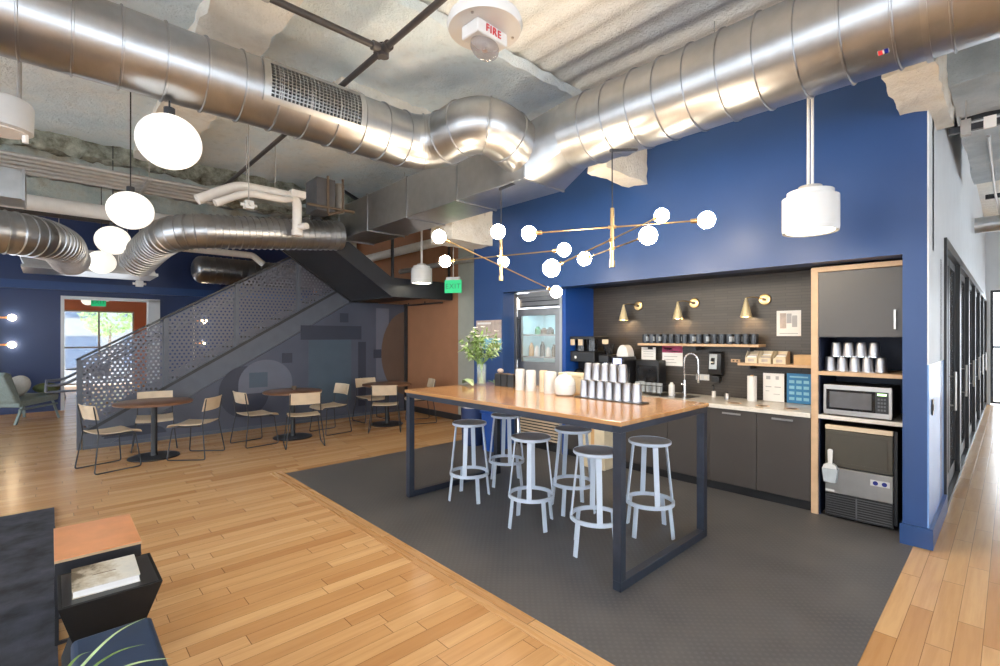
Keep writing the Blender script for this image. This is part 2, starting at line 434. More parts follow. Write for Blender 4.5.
# corrugated deck
def deck(x0, x1, y0, y1, z, pitch=0.26, dep=0.035):
    mb = MB(); prof = []; y = y0
    while y < y1:
        prof += [(y + pitch*k/8, z + dep*(.5 - .5*math.cos(2*PI*k/8))) for k in range(8)]; y += pitch
    prof.append((y1 + pitch, z))
    n = len(prof)
    mb.v = [(x0, a, b) for a, b in prof] + [(x1, a, b) for a, b in prof] + [(x0, a, z + .2) for a, b in prof] + [(x1, a, z + .2) for a, b in prof]
    mb.f = [(i, i+1, n+i+1, n+i) for i in range(n-1)] + [(2*n+i, 2*n+i+1, 3*n+i+1, 3*n+i) for i in range(n-1)]
    mb.f += [(i, i+1, 2*n+i+1, 2*n+i) for i in range(n-1)] + [(n+i, n+i+1, 3*n+i+1, 3*n+i) for i in range(n-1)]
    return mb
struct(deck(-14.4, 4.2, -6.2, 17.9, ZC).build('ceiling', 'deck', smooth=60))

# fireproofed beams
def beam(n, mat, *a, **k): return struct(rough_box(*a, **k).build('trim_%d' % n, mat, smooth=60))
beam(3, 'beam', -0.60, -0.33, 4.08, 5.4, 3.34, 3.95)
beam(4, 'beam', -3.02, -2.78, 4.08, 4.86, 3.32, 3.85)
beam(5, 'beam', -5.85, -5.35, 4.1, 5.7, 2.98, 3.5)
beam(6, 'beam_teal', -8.9, -8.5, -6, 5.6, 3.88, 4.28, step=0.12, amp=0.03)
beam(7, 'beam_teal', -11.6, -11.2, -6, 5.6, 3.80, 4.28, step=0.12, amp=0.03)
beam(8, 'beam', -8.5, 4.0, 0.85, 1.35, 4.08, 4.28, step=0.15, amp=0.02)
beam(9, 'beam_teal', -5.7, -5.2, -6, 0.85, 4.02, 4.28, step=0.12, amp=0.02)
beam(13, 'slab', -8.5, -3.22, -6.0, 5.6, 4.19, 4.29, step=0.1, amp=0.014)
beam(14, 'beam', -4.95, -4.55, 2.1, 5.6, 4.10, 4.2, step=0.07, amp=0.03)
beam(15, 'beam', -5.6, -3.3, -0.2, 0.1, 4.12, 4.2, step=0.07, amp=0.03)
beam(16, 'fringe', -8.5, -8.3, -6, 5.6, 3.98, 4.2, step=0.06, amp=0.05)
beam(17, 'fringe', -8.95, -8.75, -6, 5.6, 3.8, 3.95, step=0.06, amp=0.05)
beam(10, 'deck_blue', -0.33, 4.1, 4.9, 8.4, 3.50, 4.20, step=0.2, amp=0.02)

# blue kitchen wall with recess
bw = MB()
bw.box(-5.78, -5.12, YK, 5.09, 0, ZC)              # left of the opening
bw.box(-5.12, -0.585, YK, 5.09, 2.26, ZC)           # above
bw.box(-0.585, -0.44, YK, 5.09, 0, ZC)              # right pier
struct(bw.build('wall_kitchen', 'blue', smooth=0))
struct(box(-5.78, -0.43, 5.09, 5.20, 2.30, ZC).build('wall_kitchen_top', 'blue', smooth=0))['kind'] = 'structure'
struct(box(-4.13, -1.25, 5.72, 5.80, 0, 2.30).build('wall_backsplash', 'tile', smooth=0))
struct(box(-4.19, -4.13, 5.09, 5.80, 0, 2.30).build('wall_recess_left', 'blue_in', smooth=0))
struct(box(-5.20, -0.62, 5.09, 5.80, 2.30, 2.36).build('ceiling_recess', 'inside', smooth=0))  # soffit coloured blue-black to stand for the shadow line under the opening
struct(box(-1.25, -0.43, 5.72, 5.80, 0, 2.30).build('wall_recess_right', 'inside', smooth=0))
# corridor wall
struct(box(-0.60, -0.43, 5.09, 6.03, 1.40, ZC).build('wall_corridor', 'white_wall', smooth=0))
struct(box(-0.60, -0.43, 5.09, 6.03, 0, 1.40).build('wall_corridor_lower', 'pale_blue', smooth=0))
struct(box(-0.60, -0.43, 6.03, 16.2, 2.53, ZC).build('wall_corridor_upper', 'white_wall', smooth=0))
struct(box(-0.44, -0.43, YK, 5.09, 1.40, ZC).build('wall_corridor_end_upper', 'white_wall', smooth=0))
struct(box(-0.44, -0.43, YK, 5.09, 0, 1.40).build('wall_corridor_end_lower', 'pale_blue', smooth=0))
struct(MB().prism([(-0.60, YK-0.025), (-0.405, YK-0.025), (-0.405, 6.02), (-0.43, 6.02), (-0.43, YK), (-0.60, YK)], 'XY', 0.0062, 0.16).build('baseboard_corridor', 'blue', smooth=0))
struct(box(-4.6, -4.5, 5.8, 16.2, 0, ZC).build('wall_office_back', 'white_wall', smooth=0))
# brown and grey-green wall at the end of the cafe zone
struct(box(-9.15, -7.25, 5.70, 5.82, 0, ZC).build('wall_terracotta', 'brown', smooth=0))
struct(box(-7.25, -5.78, 5.70, 5.82, 0, ZC).build('wall_grey', 'greygreen', smooth=0))
struct(MB().box(-9.0, -7.25, 5.685, 5.70, 0, 0.12).box(-7.25, -5.79, 5.685, 5.70, 0, 0.12).build('baseboard_cafe', 'steel_bk', smooth=0))
struct(box(-14.2, -9.15, 5.70, 5.82, 0, ZC).build('wall_behind_stair', 'brown', smooth=0))
# far navy wall with opening to the bright room
fw = MB()
fw.box(-14.4, -14.2, -6.2, 0.20, 0, 2.47); fw.box(-14.4, -14.2, 1.95, 5.82, 0, 2.47); fw.box(-14.4, -14.2, -6.2, 5.82, 2.47, ZC)
struct(fw.build('wall_far', 'navy', smooth=0))
struct(MB().box(-14.2, -14.12, -6.2, 5.7, 2.62, 2.80).build('trim_11', 'blue', smooth=0))
struct(MB().box(-14.45, -14.15, 0.17, 0.23, 0, 2.47).box(-14.45, -14.15, 1.72, 1.95, 0, 2.47).box(-14.45, -14.15, 0.17, 1.95, 2.44, 2.50).build('trim_12', 'white_wall', smooth=0))
# bright room behind
struct(box(-20.6, -14.4, -2.0, -1.9, 0, 3.0).build('wall_side_room', 'orange', smooth=0))
struct(box(-20.6, -14.4, 3.6, 3.7, 0, 3.0).build('wall_side_room_right', 'orange', smooth=0))
struct(box(-20.6, -14.4, -2.0, 3.7, 3.0, 3.1).build('ceiling_side_room', 'white_wall', smooth=0))
fr = MB()
fr.box(-20.6, -20.5, -2, 3.7, 2.45, 3.0); fr.box(-20.6, -20.5, -2, -1.6, 0, 2.45); fr.box(-20.6, -20.5, 2.1, 3.7, 0, 2.45)
struct(fr.build('wall_side_room_end', 'orange', smooth=0))
def window(nm, axis, pos, a0, a1, z0, z1, nm_v, nm_h, mat='white', t=0.05):
    """framed window in the plane axis=pos; bars as one mesh, the pane as a child"""
    mb = MB()
    def bx(p0, p1, q0, q1):
        if axis == 'X': mb.box(pos - t/2, pos + t/2, p0, p1, q0, q1)
        else: mb.box(p0, p1, pos - t/2, pos + t/2, q0, q1)
    bx(a0, a1, z0, z0 + t); bx(a0, a1, z1 - t, z1)
    for k in range(nm_v + 1):
        c = a0 + (a1 - a0)*k/nm_v; c = min(max(c, a0 + t/2), a1 - t/2); bx(c - t/2, c + t/2, z0 + t, z1 - t)
    for k in range(1, nm_h):
        c = z0 + (z1 - z0)*k/nm_h
        for j in range(nm_v):
            bx(a0 + (a1-a0)*j/nm_v + t/2, a0 + (a1-a0)*(j+1)/nm_v - t/2, c - t/2, c + t/2)
    o = struct(mb.build(nm, mat, smooth=0))
    p = MB()
    if axis == 'X': p.box(pos - .003, pos + .003, a0 + t, a1 - t, z0 + t, z1 - t)
    else: p.box(a0 + t, a1 - t, pos - .003, pos + .003, z0 + t, z1 - t)
    p.build('pane', 'glass', o, smooth=0)
    return o
window('window_1', 'X', -20.55, -1.6, 2.1, 0.05, 2.45, 4, 2, 'greygreen')
# walls of the big room behind the camera, with their windows
sw = MB(); sw.box(-14.2, 4.2, -6.2, -6.0, 0, 0.6); sw.box(-14.2, 4.2, -6.2, -6.0, 3.5, ZC)
for x0 in (-14.2, -9.8, -5.2, -0.6, 3.8): sw.box(x0, x0 + 0.4, -6.2, -6.0, 0.6, 3.5)
struct(sw.build('wall_window_side', 'white_wall', smooth=0))
for i, x0 in enumerate((-13.8, -9.4, -4.8, -0.2)): window('window_%d' % (i+2), 'Y', -6.1, x0, (-9.8, -5.2, -0.6, 3.8)[i], 0.6, 3.5, 3, 2, 'black_metal')
ew = MB(); ew.box(4.0, 4.2, -6.0, 16.2, 0, 0.6); ew.box(4.0, 4.2, -6.0, 16.2, 3.5, ZC)
for y0, y1 in ((-6, -5.6), (-1.2, -.8), (3.4, 8.4), (12, 16.2)): ew.box(4.0, 4.2, y0, y1, 0.6, 3.5)
struct(ew.build('wall_right', 'white_wall', smooth=0))
for i, (a, b) in enumerate(((-5.6, -1.2), (-0.8, 3.4), (8.4, 12.0))): window('window_%d' % (i+6), 'X', 4.1, a, b, 0.6, 3.5, 3, 2, 'black_metal')
# end of corridor
cw = MB(); cw.box(-4.6, 4.2, 16.2, 16.4, 2.7, ZC); cw.box(-4.6, -0.35, 16.2, 16.4, 0, 2.7); cw.box(2.4, 4.2, 16.2, 16.4, 0, 2.7)
struct(cw.build('wall_corridor_end', 'white_wall', smooth=0))
window('window_11', 'Y', 16.3, -0.35, 2.4, 0.02, 2.7, 3, 2, 'black_metal')
# glass partition doors along the corridor
def door_unit(i, y0, y1):
    t = thing('door_%d' % i, '', ''); del t['label']; del t['category']; t['kind'] = 'structure'; t.location = (-0.43, y0, 0)
    L = y1 - y0
    f = MB(); f.box(-.10, .02, 0.0, .07, 0, 2.53).box(-.10, .02, L-.07, L, 0, 2.53).box(-.10, .02, .07, L-.07, 2.44, 2.53).box(-.10, .02, .07, L-.07, 0, .05)
    f.build('frame', 'black', t, smooth=0)
    m = (L - .14)
    for k in range(2):
        a = .07 + m*k/2 + .01; b = .07 + m*(k+1)/2 - .01
        d = MB(); d.box(-.07, -.02, a, a+.06, .06, 2.43).box(-.07, -.02, b-.06, b, .06, 2.43).box(-.07, -.02, a+.06, b-.06, .06, .2).box(-.07, -.02, a+.06, b-.06, 2.35, 2.43)
        dd = d.build('door_leaf', 'black_metal', t, smooth=0)
        box(-.05, -.04, a+.06, b-.06, .2, 2.35).build('pane', 'glass', dd, smooth=0)
        if k == 0: MB().tube([(.03, b-.04, .85), (.03, b-.04, 1.25)], .012, 8).tube([(-.02, b-.04, .9), (.03, b-.04, .9)], .008, 8).tube([(-.02, b-.04, 1.2), (.03, b-.04, 1.2)], .008, 8).build('handle', 'steel', dd)
ys = [6.03 + 1.7*k for k in range(7)]
for i in range(6): door_unit(i + 1, ys[i], ys[i+1] - 0.0)

# slate mural wall under the first flight (plane X = XS)
def zlow(y): return 0.887 + 0.603 * (y - 2.04)
mw = MB().prism([(0.34, 0), (5.70, 0), (5.70, 2.30), (4.40, 2.30), (0.62, 0.03), (0.34, 0.03)], 'YZ', XS - 0.10, XS)
wall_mural = struct(mw.build('wall_mural', 'slate', smooth=0))
def mural(nm, mat, poly, h=0.003): MB().prism(poly, 'YZ', XS, XS + h).build(nm, mat, wall_mural, smooth=0)
mural('painted_block', 'slate_md', [(3.55, 0.35), (4.40, 0.35), (4.40, 1.55), (3.55, 1.55)])
mural('painted_block', 'slate_dk', [(3.40, 1.55), (4.62, 1.55), (4.62, 1.82), (3.40, 1.82)])
mural('painted_block', 'slate_lt', [(4.95, 0.5), (5.25, 0.5), (5.25, 2.2), (4.95, 2.2)])
mural('painted_block', 'slate_dk', [(4.55, 0.2), (4.72, 0.2), (4.72, 1.5), (4.55, 1.5)])
for (y, z) in ((3.16, 1.22), (4.25, 1.98), (4.98, 1.25)):
    mural('painted_square', 'slate_dk', [(y-.09, z-.09), (y+.09, z-.09), (y+.09, z+.09), (y-.09, z+.09)], 0.005)
mural('painted_arch', 'slate_lt', [(2.35, 0.62), (3.25, 0.62)] + [(2.8 + .45*math.cos(PI*k/20), 0.78 + .42*math.sin(PI*k/20)) for k in range(21)])
mural('painted_square', 'slate_md', [(2.52, 0.72), (2.82, 0.72), (2.82, 0.98), (2.52, 0.98)], 0.005)
mural('painted_disc', 'slate_dk', [(2.45 + .40*math.cos(2*PI*k/32), 0.66 + .44*math.sin(2*PI*k/32)) for k in range(32)], 0.002)
mural('painted_disc', 'brown_reflect', [(5.69, 0.35), (5.69, 2.15)] + [(5.69 - .62*math.sin(PI*(k/20)), 1.25 + .9*math.cos(PI*(k/20))) for k in range(1, 20)], 0.004)  # brownish reflection at the right end of the wall, put in as colour
mural('painted_arch', 'slate_dk', [(0.95 + .38*math.cos(PI*k/16), 0.12 + .16*math.sin(PI*k/16)) for k in range(17)], 0.004)
MB().box(XS, XS + 0.012, 0.34, 5.69, 0, 0.05).build('baseboard_stair', 'steel_dk', smooth=0)['kind'] = 'structure'

# ================================================================== STAIRCASE
st = thing('staircase', 'dark steel staircase with perforated guard panels rising behind the cafe tables', 'staircase', (XS, 0.3, 0))
ox, oy = XS, 0.3
def W(poly): return [(a - oy, b) for a, b in poly]
def gap(y): return 0.937 + 0.603 * (y - 1.51)
S1 = W([(0.34, 0.035), (0.62, 0.035), (4.40, 2.31), (4.40, 2.66), (4.22, 2.56), (0.34, gap(0.34) - .02)])
for x0 in (-1.30, -0.06): MB().prism(S1, 'YZ', x0, x0 + 0.06).build('stringer', 'steel_dk', st, smooth=0)
for k in range(14):
    z = 0.18 * (k + 1); y = 0.34 + 0.29 * k
    box(-1.24, -0.06, y - oy, y - oy + .30, z - .03, z + .005).build('tread', 'steel_bk', st, smooth=0)
MB().bar((-.001, 0.36-oy, gap(.36)-.005), (-.001, 4.22-oy, gap(4.22)-.005), .02, .045).build('stringer_edge', 'steel_bk', st, smooth=0)
MB().prism(W([(4.36, 2.32), (2.96, 2.32+1.4*.655), (2.96, 2.345+1.4*.655), (4.36, 2.345)]), 'YZ', .08, 1.59).build('soffit_plate', 'steel_bk', st, smooth=0)
# landing and second flight
for x0 in (-1.30, 1.59): MB().prism(W([(4.35, 2.31), (5.68, 2.31), (5.68, 2.64), (4.35, 2.64)]), 'YZ', x0, x0 + .06).build('landing_beam', 'steel_bk', st, smooth=0)
box(-1.24, 1.59, 4.36 - oy, 5.68 - oy, 2.40, 2.44).build('landing_deck', 'steel_bk', st, smooth=0)
box(-1.24, 1.59, 4.36 - oy, 4.41 - oy, 2.30, 2.40).build('landing_beam', 'steel_bk', st, smooth=0)
S2 = W([(4.35, 2.31), (4.35, 2.64), (2.95, 2.64 + 1.4*.655), (2.95, 2.31 + 1.4*.655)])
for x0 in (0.02, 1.59): MB().prism(S2, 'YZ', x0, x0 + .06).build('stringer', 'steel_bk', st, smooth=0)
for k in range(5):
    z = 2.44 + .185*(k + 1); y = 4.35 - .283*(k + 1)
    MB().box(.08, 1.59, y - oy, y - oy + .30, z - .03, z).box(.08, 1.59, y - oy + .285, y - oy + .30, z - .215, z - .03).build('tread', 'steel_bk', st, smooth=0)
# guard panels of the first flight
def rail(y): return 1.29 + 0.607 * (y - 0.29)
posts = [0.30, 1.32, 2.33, 3.37, 4.30]
for i, y in enumerate(posts):
    zb = 0.0 if i == 0 else gap(y) - .05
    box(-0.055, -0.005, y - oy - .025, y - oy + .025, zb, rail(y)).build('post', 'steel_dk', st, smooth=0)
for a, b in zip(posts, posts[1:]):
    q = [(a+.03, gap(a+.03)+.03), (b-.03, gap(b-.03)+.03), (b-.03, rail(b-.03)-.05), (a+.03, rail(a+.03)-.05)]
    MB().prism(W(q), 'YZ', -0.035, -0.031).build('guard_panel', 'perf', st, smooth=0)
    f = MB()
    for p0, p1 in zip(q, q[1:] + q[:1]): f.bar((-.033, p0[0]-oy, p0[1]), (-.033, p1[0]-oy, p1[1]), .022, .022, (1, 0, 0))
    f.build('panel_frame', 'steel_dk', st, smooth=0)
MB().bar((-.03, 0.27-oy, rail(.27)), (-.03, 4.33-oy, rail(4.33)), .05, .03, (0, 0, 1)).build('top_rail', 'steel_bk', st, smooth=0)
for xx in (-0.10, -1.16):
    hp = fillet([(xx, -0.04-oy, .93), (xx, .14-oy, .93), (xx, 4.2-oy, .93 + 4.08*.6)], .1, 5)
    hp = [Vector((xx, -.04-oy, .84))] + hp
    MB().tube(hp, .02, 8).build('handrail', 'steel_dk', st)
MB().tube([(-.10, -.04-oy, .84), (-.10, .28-oy, .84)], .016, 8).build('handrail_bracket', 'steel_dk', st)
# second flight guard
for y in (4.38, 5.62): box(1.60, 1.64, y - oy - .02, y - oy + .02, 2.64, 3.62).build('post', 'steel_bk', st, smooth=0)
box(1.60, 1.64, 4.36 - oy, 5.66 - oy, 3.60, 3.64).build('top_rail', 'steel_bk', st, smooth=0)
MB().bar((1.62, 4.38-oy, 3.62), (1.62, 3.4-oy, 3.62 + .98*.40), .04, .04).build('top_rail', 'steel_bk', st, smooth=0)
box(-.04, .04, 5.62 - oy, 5.69 - oy, 0, 2.31).build('column', 'steel_bk', st, smooth=0)
MB().tube([(.25, 5.55-oy, 2.27), (1.5, 5.55-oy, 2.27)], .015, 8).tube([(.9, 5.55-oy, 2.27), (.9, 5.55-oy, 2.32)], .012, 6).tube([(.3, 5.55-oy, 2.27), (.3, 5.55-oy, 2.32)], .012, 6).build('conduit', 'pipe_black', st)

# ================================================================== CEILING SERVICES
def place(o, label, cat, group=None): return tag(o, label, cat, group)
# left duct with grille and S bend
ld = thing('spiral_duct', 'large round galvanized duct with a grille and an S bend, upper left of the ceiling', 'duct', (-4.09, -1, 3.55))
pts = [(-4.09, -3.5, 3.55), (-4.09, 2.86, 3.55), (-3.32, 2.90, 3.64), (-3.38, 3.62, 3.44)]
pts = [(a+4.09, b+1, c-3.55) for a, b, c in pts]
spiral_duct(pts, .255, .42, .235).build('duct_run', 'duct', ld, smooth=30)
# grille collar on the side facing the camera
gr = MB(); ang = R(-38)
def gpt(r, a, y): return (r*math.cos(a), y, r*math.sin(a))
ya, yb = 2.22, 2.95
a0, a1 = R(-24), R(30)
vs = []; fs = []; N = 10
def arc_strip(mb, aa, ab, y0, y1, r0, r1, n=4):
    vs = []
    for k in range(n + 1):
        a = aa + (ab - aa)*k/n
        for (r, y) in ((r0, y0), (r1, y0), (r1, y1), (r0, y1)): vs.append(gpt(r, a, y))
    fs = [(0, 1, 2, 3), tuple(range(4*n, 4*n+4))[::-1]]
    for k in range(n):
        for j in range(4): fs.append((4*k+j, 4*k+(j+1) % 4, 4*k+4+(j+1) % 4, 4*k+4+j))
    mb.add(vs, fs)
fr_ = MB()
arc_strip(fr_, a0-R(9), a0, ya-.05, yb+.05, .25, .285); arc_strip(fr_, a1, a1+R(9), ya-.05, yb+.05, .25, .285)
arc_strip(fr_, a0, a1, ya-.05, ya, .25, .285, 10); arc_strip(fr_, a0, a1, yb, yb+.05, .25, .285, 10)
gf = fr_.build('grille_frame', 'plenum', ld)
bk = MB(); arc_strip(bk, a0, a1, ya, yb, .25, .262, 10); bk.build('grille_back', 'black', gf)
gl = MB()
for k in range(1, 24): y = ya + (yb-ya)*k/24; arc_strip(gl, a0, a1, y-.0035, y+.0035, .262, .28, 10)
for k in range(1, 10): a = a0 + (a1-a0)*k/10; arc_strip(gl, a-R(.65), a+R(.65), ya, yb, .262, .279, 1)
gl.build('grille_louvre', 'plenum', gf)
# right duct + transition + rectangular plenum
rd = thing('spiral_duct', 'large round galvanized duct running in front of the blue wall at the upper right', 'duct', (-2.0, 3.68, 3.55))
spiral_duct([(-.86, 0, 0), (4.8, 0, 0)], .318, .3, .235, 48).build('duct_run', 'duct', rd, smooth=30)
cl = MB(); cl.lathe([(.318, 0), (.335, 0), (.335, .03), (.318, .03)], (1.66, 0, 0), 48, 'X'); cl.build('coupling', 'plenum', rd)
rs = MB()
n = 48; ring = []; sq = []
for k in range(n):
    th = 2*PI*k/n; cy, cz = math.cos(th), math.sin(th)
    ring.append((-.86, .318*cy, .318*cz))
    m = max(abs(cy)/1.0, abs(cz)/1.0); y_, z_ = cy/m, cz/m
    sq.append((-1.24, -.02 + .30*y_, -.138 + .258*z_))
rs.add(ring + sq, [(k, (k+1) % n, n+(k+1) % n, n+k) for k in range(n)])
rs.build('transition', 'duct', rd, smooth=20)
pl = MB().box(-5.35, -1.24, -.32, .28, -.396, .12)
pl.build('rectangular_duct', 'plenum', rd, smooth=0, bevel=.004)
for xk in (-1.25, -2.3, -3.35, -4.4, -5.33):
    sm = MB(); P4 = [(-.332, -.408), (.292, -.408), (.292, .132), (-.332, .132)]; Q4 = [(-.3205, -.3965), (.2805, -.3965), (.2805, .1205), (-.3205, .1205)]
    sm.add([(xk+e, *p) for e in (-.012, .012) for p in P4 + Q4], [q for k in range(4) for q in ((k, (k+1) % 4, 4+(k+1) % 4, 4+k), (8+k, 12+k, 12+(k+1) % 4, 8+(k+1) % 4), (k, 8+k, 8+(k+1) % 4, (k+1) % 4), (4+k, 4+(k+1) % 4, 12+(k+1) % 4, 12+k))])
    sm.build('duct_flange', 'duct', rd, smooth=0)
MB().tube([(-1.24, -.32, -.39), (-1.24, -.32, .12)], .008, 6).build('corner_seam', 'duct', rd)
for nm_, a, b, m_ in (('sticker', -.026, .026, 'white'), ('sticker_mark', -.024, -.004, 'red_mark'), ('sticker_mark', .004, .024, 'badge')):
    e_ = 0 if nm_ == 'sticker' else .001
    stk = box(a, b, -.002-e_, 0, -.015, .015).build(nm_, m_, rd, loc=(1.49, -.1515, -.2805), smooth=0); stk.rotation_euler = (R(61.7), 0, 0)
for i, x in enumerate((-4.5, -2.6, .3)):
    MB().tube([(x, .37, .70), (x, .37, -.40 if x < 0 else -.05)], .004, 6).build('hanger_rod', 'pipe_grey', rd)

# ducts over the cafe zone
d2 = thing('spiral_duct', 'round ribbed duct over the stairs with an elbow at its left end', 'duct', (-7.2, 2, 3.0))
spiral_duct([(.03, 1.30, .18), (.05, -.85, -.06), (-.7, -.98, -.15), (-1.3, -1.10, -.33)], .215, .45, .075).build('duct_run', 'duct', d2, smooth=30)
d3 = thing('spiral_duct', 'round ribbed duct entering at the left edge and curving behind the globe lamps', 'duct', (-7.6, -1, 2.75))
spiral_duct([(0, -2.5, 0), (0, .80, 0.02), (-.7, 1.10, .04), (-2.2, 1.22, .04)], .235, .5, .075).build('duct_run', 'duct', d3, smooth=30)
d4 = thing('spiral_duct', 'dark round duct with a rounded end high behind the staircase', 'duct', (-12, 3, 3.06))
spiral_duct([(0, -.62, 0), (0, 2.2, 0)], .29, .3, .12).build('duct_run', 'duct_dark', d4, smooth=30)
MB().lathe([(.29*math.sin(PI/2*k/6), -.18*math.cos(PI/2*k/6)) for k in range(7)], (0, 0, 0), 32, 'Y').build('end_cap', 'duct_dark', d4, loc=(0, -.62, 0))
for yy in (0, 1.5): MB().tube([(0, yy, .28), (0, yy, 1.24)], .006, 6).build('hanger_rod', 'pipe_grey', d4)
bpy.context.view_layer.update()
for ch in d4.children:
    if ch.name.startswith('end_cap'): ch.rotation_euler = (0, 0, PI)
bx1 = thing('duct_box', 'square sheet metal duct box at the left edge above the ribbed duct', 'duct', (-6.9, -.32, 3.1))
MB().box(-.22, .22, -.9, .12, -.13, .16).build('casing', 'plenum', bx1, smooth=0, bevel=.004)
MB().box(-.23, .23, .12, .14, -.14, .17).box(-.23, .23, -.12, -.10, -.14, -.13).build('flange', 'duct', bx1, smooth=0)
df = thing('air_diffuser', 'flat silver sheet metal diffuser hung in front of the far blue wall', 'air diffuser', (-12.0, .62, 2.84))
MB().prism([(-.95, 0), (.9, 0), (.86, .12), (.25, .34), (-.55, .36), (-1.0, .14)], 'YZ', -.5, .5).build('hood', 'duct', df, smooth=0, bevel=.01)
MB().box(-.56, .56, -.98, .93, -.05, 0).build('lip', 'plenum', df, smooth=0)
for yy in (-.5, .5): MB().tube([(0, yy, .2), (0, yy, 1.46)], .006, 6).build('hanger_rod', 'pipe_grey', df)

# pipes
def pipe(nm, label, cat, pts, r, mat, rad=.1, group=None, n=10):
    return tag(MB().tube(fillet(pts, rad, 5), r, n).build(nm, mat), label, cat, group)
pp = thing('sprinkler_pipe', 'black iron sprinkler pipe crossing under the deck with a tee joint', 'pipe', (-3.5, 1.98, 3.95))
MB().tube([(4.5, 0, 0), (-4.9, 0, 0)], .026, 12).build('cross_pipe', 'pipe_black', pp)
MB().tube([(0, -4.5, 0), (0, -.03, 0)], .026, 12).build('branch_pipe', 'pipe_black', pp)
MB().tube([(-.09, 0, 0), (.09, 0, 0)], .042, 14).tube([(0, 0, -.06), (0, 0, .04)], .045, 14).tube([(0, -.1, 0), (0, 0, 0)], .038, 14).build('tee_joint', 'pipe_black', pp)
MB().tube([(0, -.9, 0.02), (0, -.9, .34)], .008, 6).lathe([(.035, -.02), (.038, 0), (.035, .02)], (0, -.9, 0), 14, 'Y').build('hanger', 'pipe_grey', pp)
loop = [(-2.6, .55, 4.15), (-2.9, .9, 4.12), (-2.95, 1.55, 4.1), (-2.55, 1.72, 4.1), (-2.25, 1.3, 4.14), (-2.0, .6, 4.2)]
pipe('flexible_conduit', 'pale flexible conduit looping under the deck beside the black pipe', 'conduit', loop, .014, 'pipe_grey', .3)
pipe('conduit', 'thin straight conduit with a clip running from the fire alarm towards the right duct', 'conduit', [(-1.75, 2.02, 4.17), (-1.72, 3.1, 4.17), (-1.72, 3.1, 4.22)], .016, 'pipe_grey', .02)
MB().box(-1.79, -1.66, 3.05, 3.14, 4.13, 4.25).build('junction_box', 'pipe_grey', smooth=0)
tag(bpy.data.objects['junction_box'], 'small grey junction box at the end of the thin ceiling conduit', 'junction box')
for i, (x, z, nm) in enumerate(((-7.45, 3.60, 'nearest'), (-7.62, 3.60, 'second nearest'), (-7.80, 3.60, 'middle'), (-7.98, 3.60, 'second farthest'), (-8.16, 3.60, 'farthest'))):
    pipe('conduit', 'long grey conduit in the parallel run under the teal beam, %s of the five' % nm, 'conduit', [(x, -4, z), (x, 1.9, z)], .026, 'pipe_grey', .02, 'parallel conduits under the teal beam')
sr = MB()
for y in (-.8, .9): sr.box(-8.3, -7.3, y-.02, y+.02, 3.545, 3.572).box(-7.34, -7.33, y-.005, y+.005, 3.57, 4.27).box(-8.27, -8.26, y-.005, y+.005, 3.57, 3.9)
tag(sr.build('conduit_rack', 'pipe_grey', smooth=0), 'thin steel hanger rack under the parallel conduits', 'rack')
pipe('insulated_pipe', 'thick white insulated pipe above the ribbed duct at the left', 'pipe', [(-8.6, -4, 3.33), (-8.6, 1.55, 3.33)], .10, 'pipe_white', .02, None, 16)
wp = thing('insulated_pipe', 'pair of white bent pipes above the stair duct ending in a vertical drop', 'pipe', (-6.85, 1.75, 3.22))
MB().tube(fillet([(.1, -.45, .05), (.1, .0, .32), (.1, .50, .32), (.1, .74, .30), (.1, .74, -.18)], .12, 6), .062, 14).build('upper_pipe', 'pipe_white', wp)
MB().tube(fillet([(.28, -.30, .0), (.28, .05, .2), (.28, .50, .2), (.16, .62, .26)], .12, 6), .045, 14).build('lower_pipe', 'pipe_white', wp)
MB().tube([(.1, .74, -.14), (.1, .74, -.22)], .075, 14).tube([(.1, .74, -.10), (.28, .80, -.10)], .045, 12).build('elbow', 'pipe_white', wp)
MB().box(.03, .17, .64, .84, .3, .40).build('collar', 'pipe_white', wp, bevel=.01)
for yy in (.1, .45): MB().tube([(.1, yy, .36), (.1, yy, .97)], .006, 6).build('hanger_rod', 'pipe_grey', wp)
# clutter of services between stairs and beam
vb = thing('valve_assembly', 'brown valve manifold hung between the white pipes and the sheet metal duct', 'valve', (-6.95, 2.82, 3.47))
MB().box(-.2, .2, -.06, .22, -.05, .42).build('valve_box', 'grill', vb, bevel=.01)
MB().tube([(.22, -.2, .0), (.22, .5, .0)], .02, 8).tube([(.22, .1, -.08), (.22, .1, .45)], .02, 8).tube([(.22, .32, .0), (.22, .32, .45)], .016, 8).tube([(.22, .10, -.1), (.22, .32, -.02)], .02, 8).build('copper_pipework', 'dark_wood', vb)
MB().tube([(.05, .35, .0), (.05, .35, .42)], .07, 14).build('canister', 'pipe_grey', vb)
# dark pipe runs in the depth over the cafe zone
pipe('drain_pipe', 'white drain pipe below the far beam in front of the navy wall', 'pipe', [(-10.2, 1.4, 3.2), (-10.2, 2.9, 3.2), (-10.2, 3.1, 3.05)], .06, 'pipe_white', .05, None, 12)
pipe('conduit', 'dark conduit high across the room in front of the far teal beam', 'conduit', [(-10.8, -4, 3.62), (-10.8, 5.4, 3.62)], .05, 'pipe_black', .02)
pipe('insulated_pipe', 'pale insulated pipe running under the deck left of the blue wall', 'pipe', [(-11, 5.2, 3.35), (-6.0, 5.2, 3.35)], .085, 'pipe_white', .02, None, 14)
pipe('insulated_pipe', 'second pale pipe close to the terracotta wall above the green exit sign', 'pipe', [(-9.0, 5.5, 3.0), (-5.9, 5.5, 3.0)], .05, 'pipe_grey', .02, None, 14)

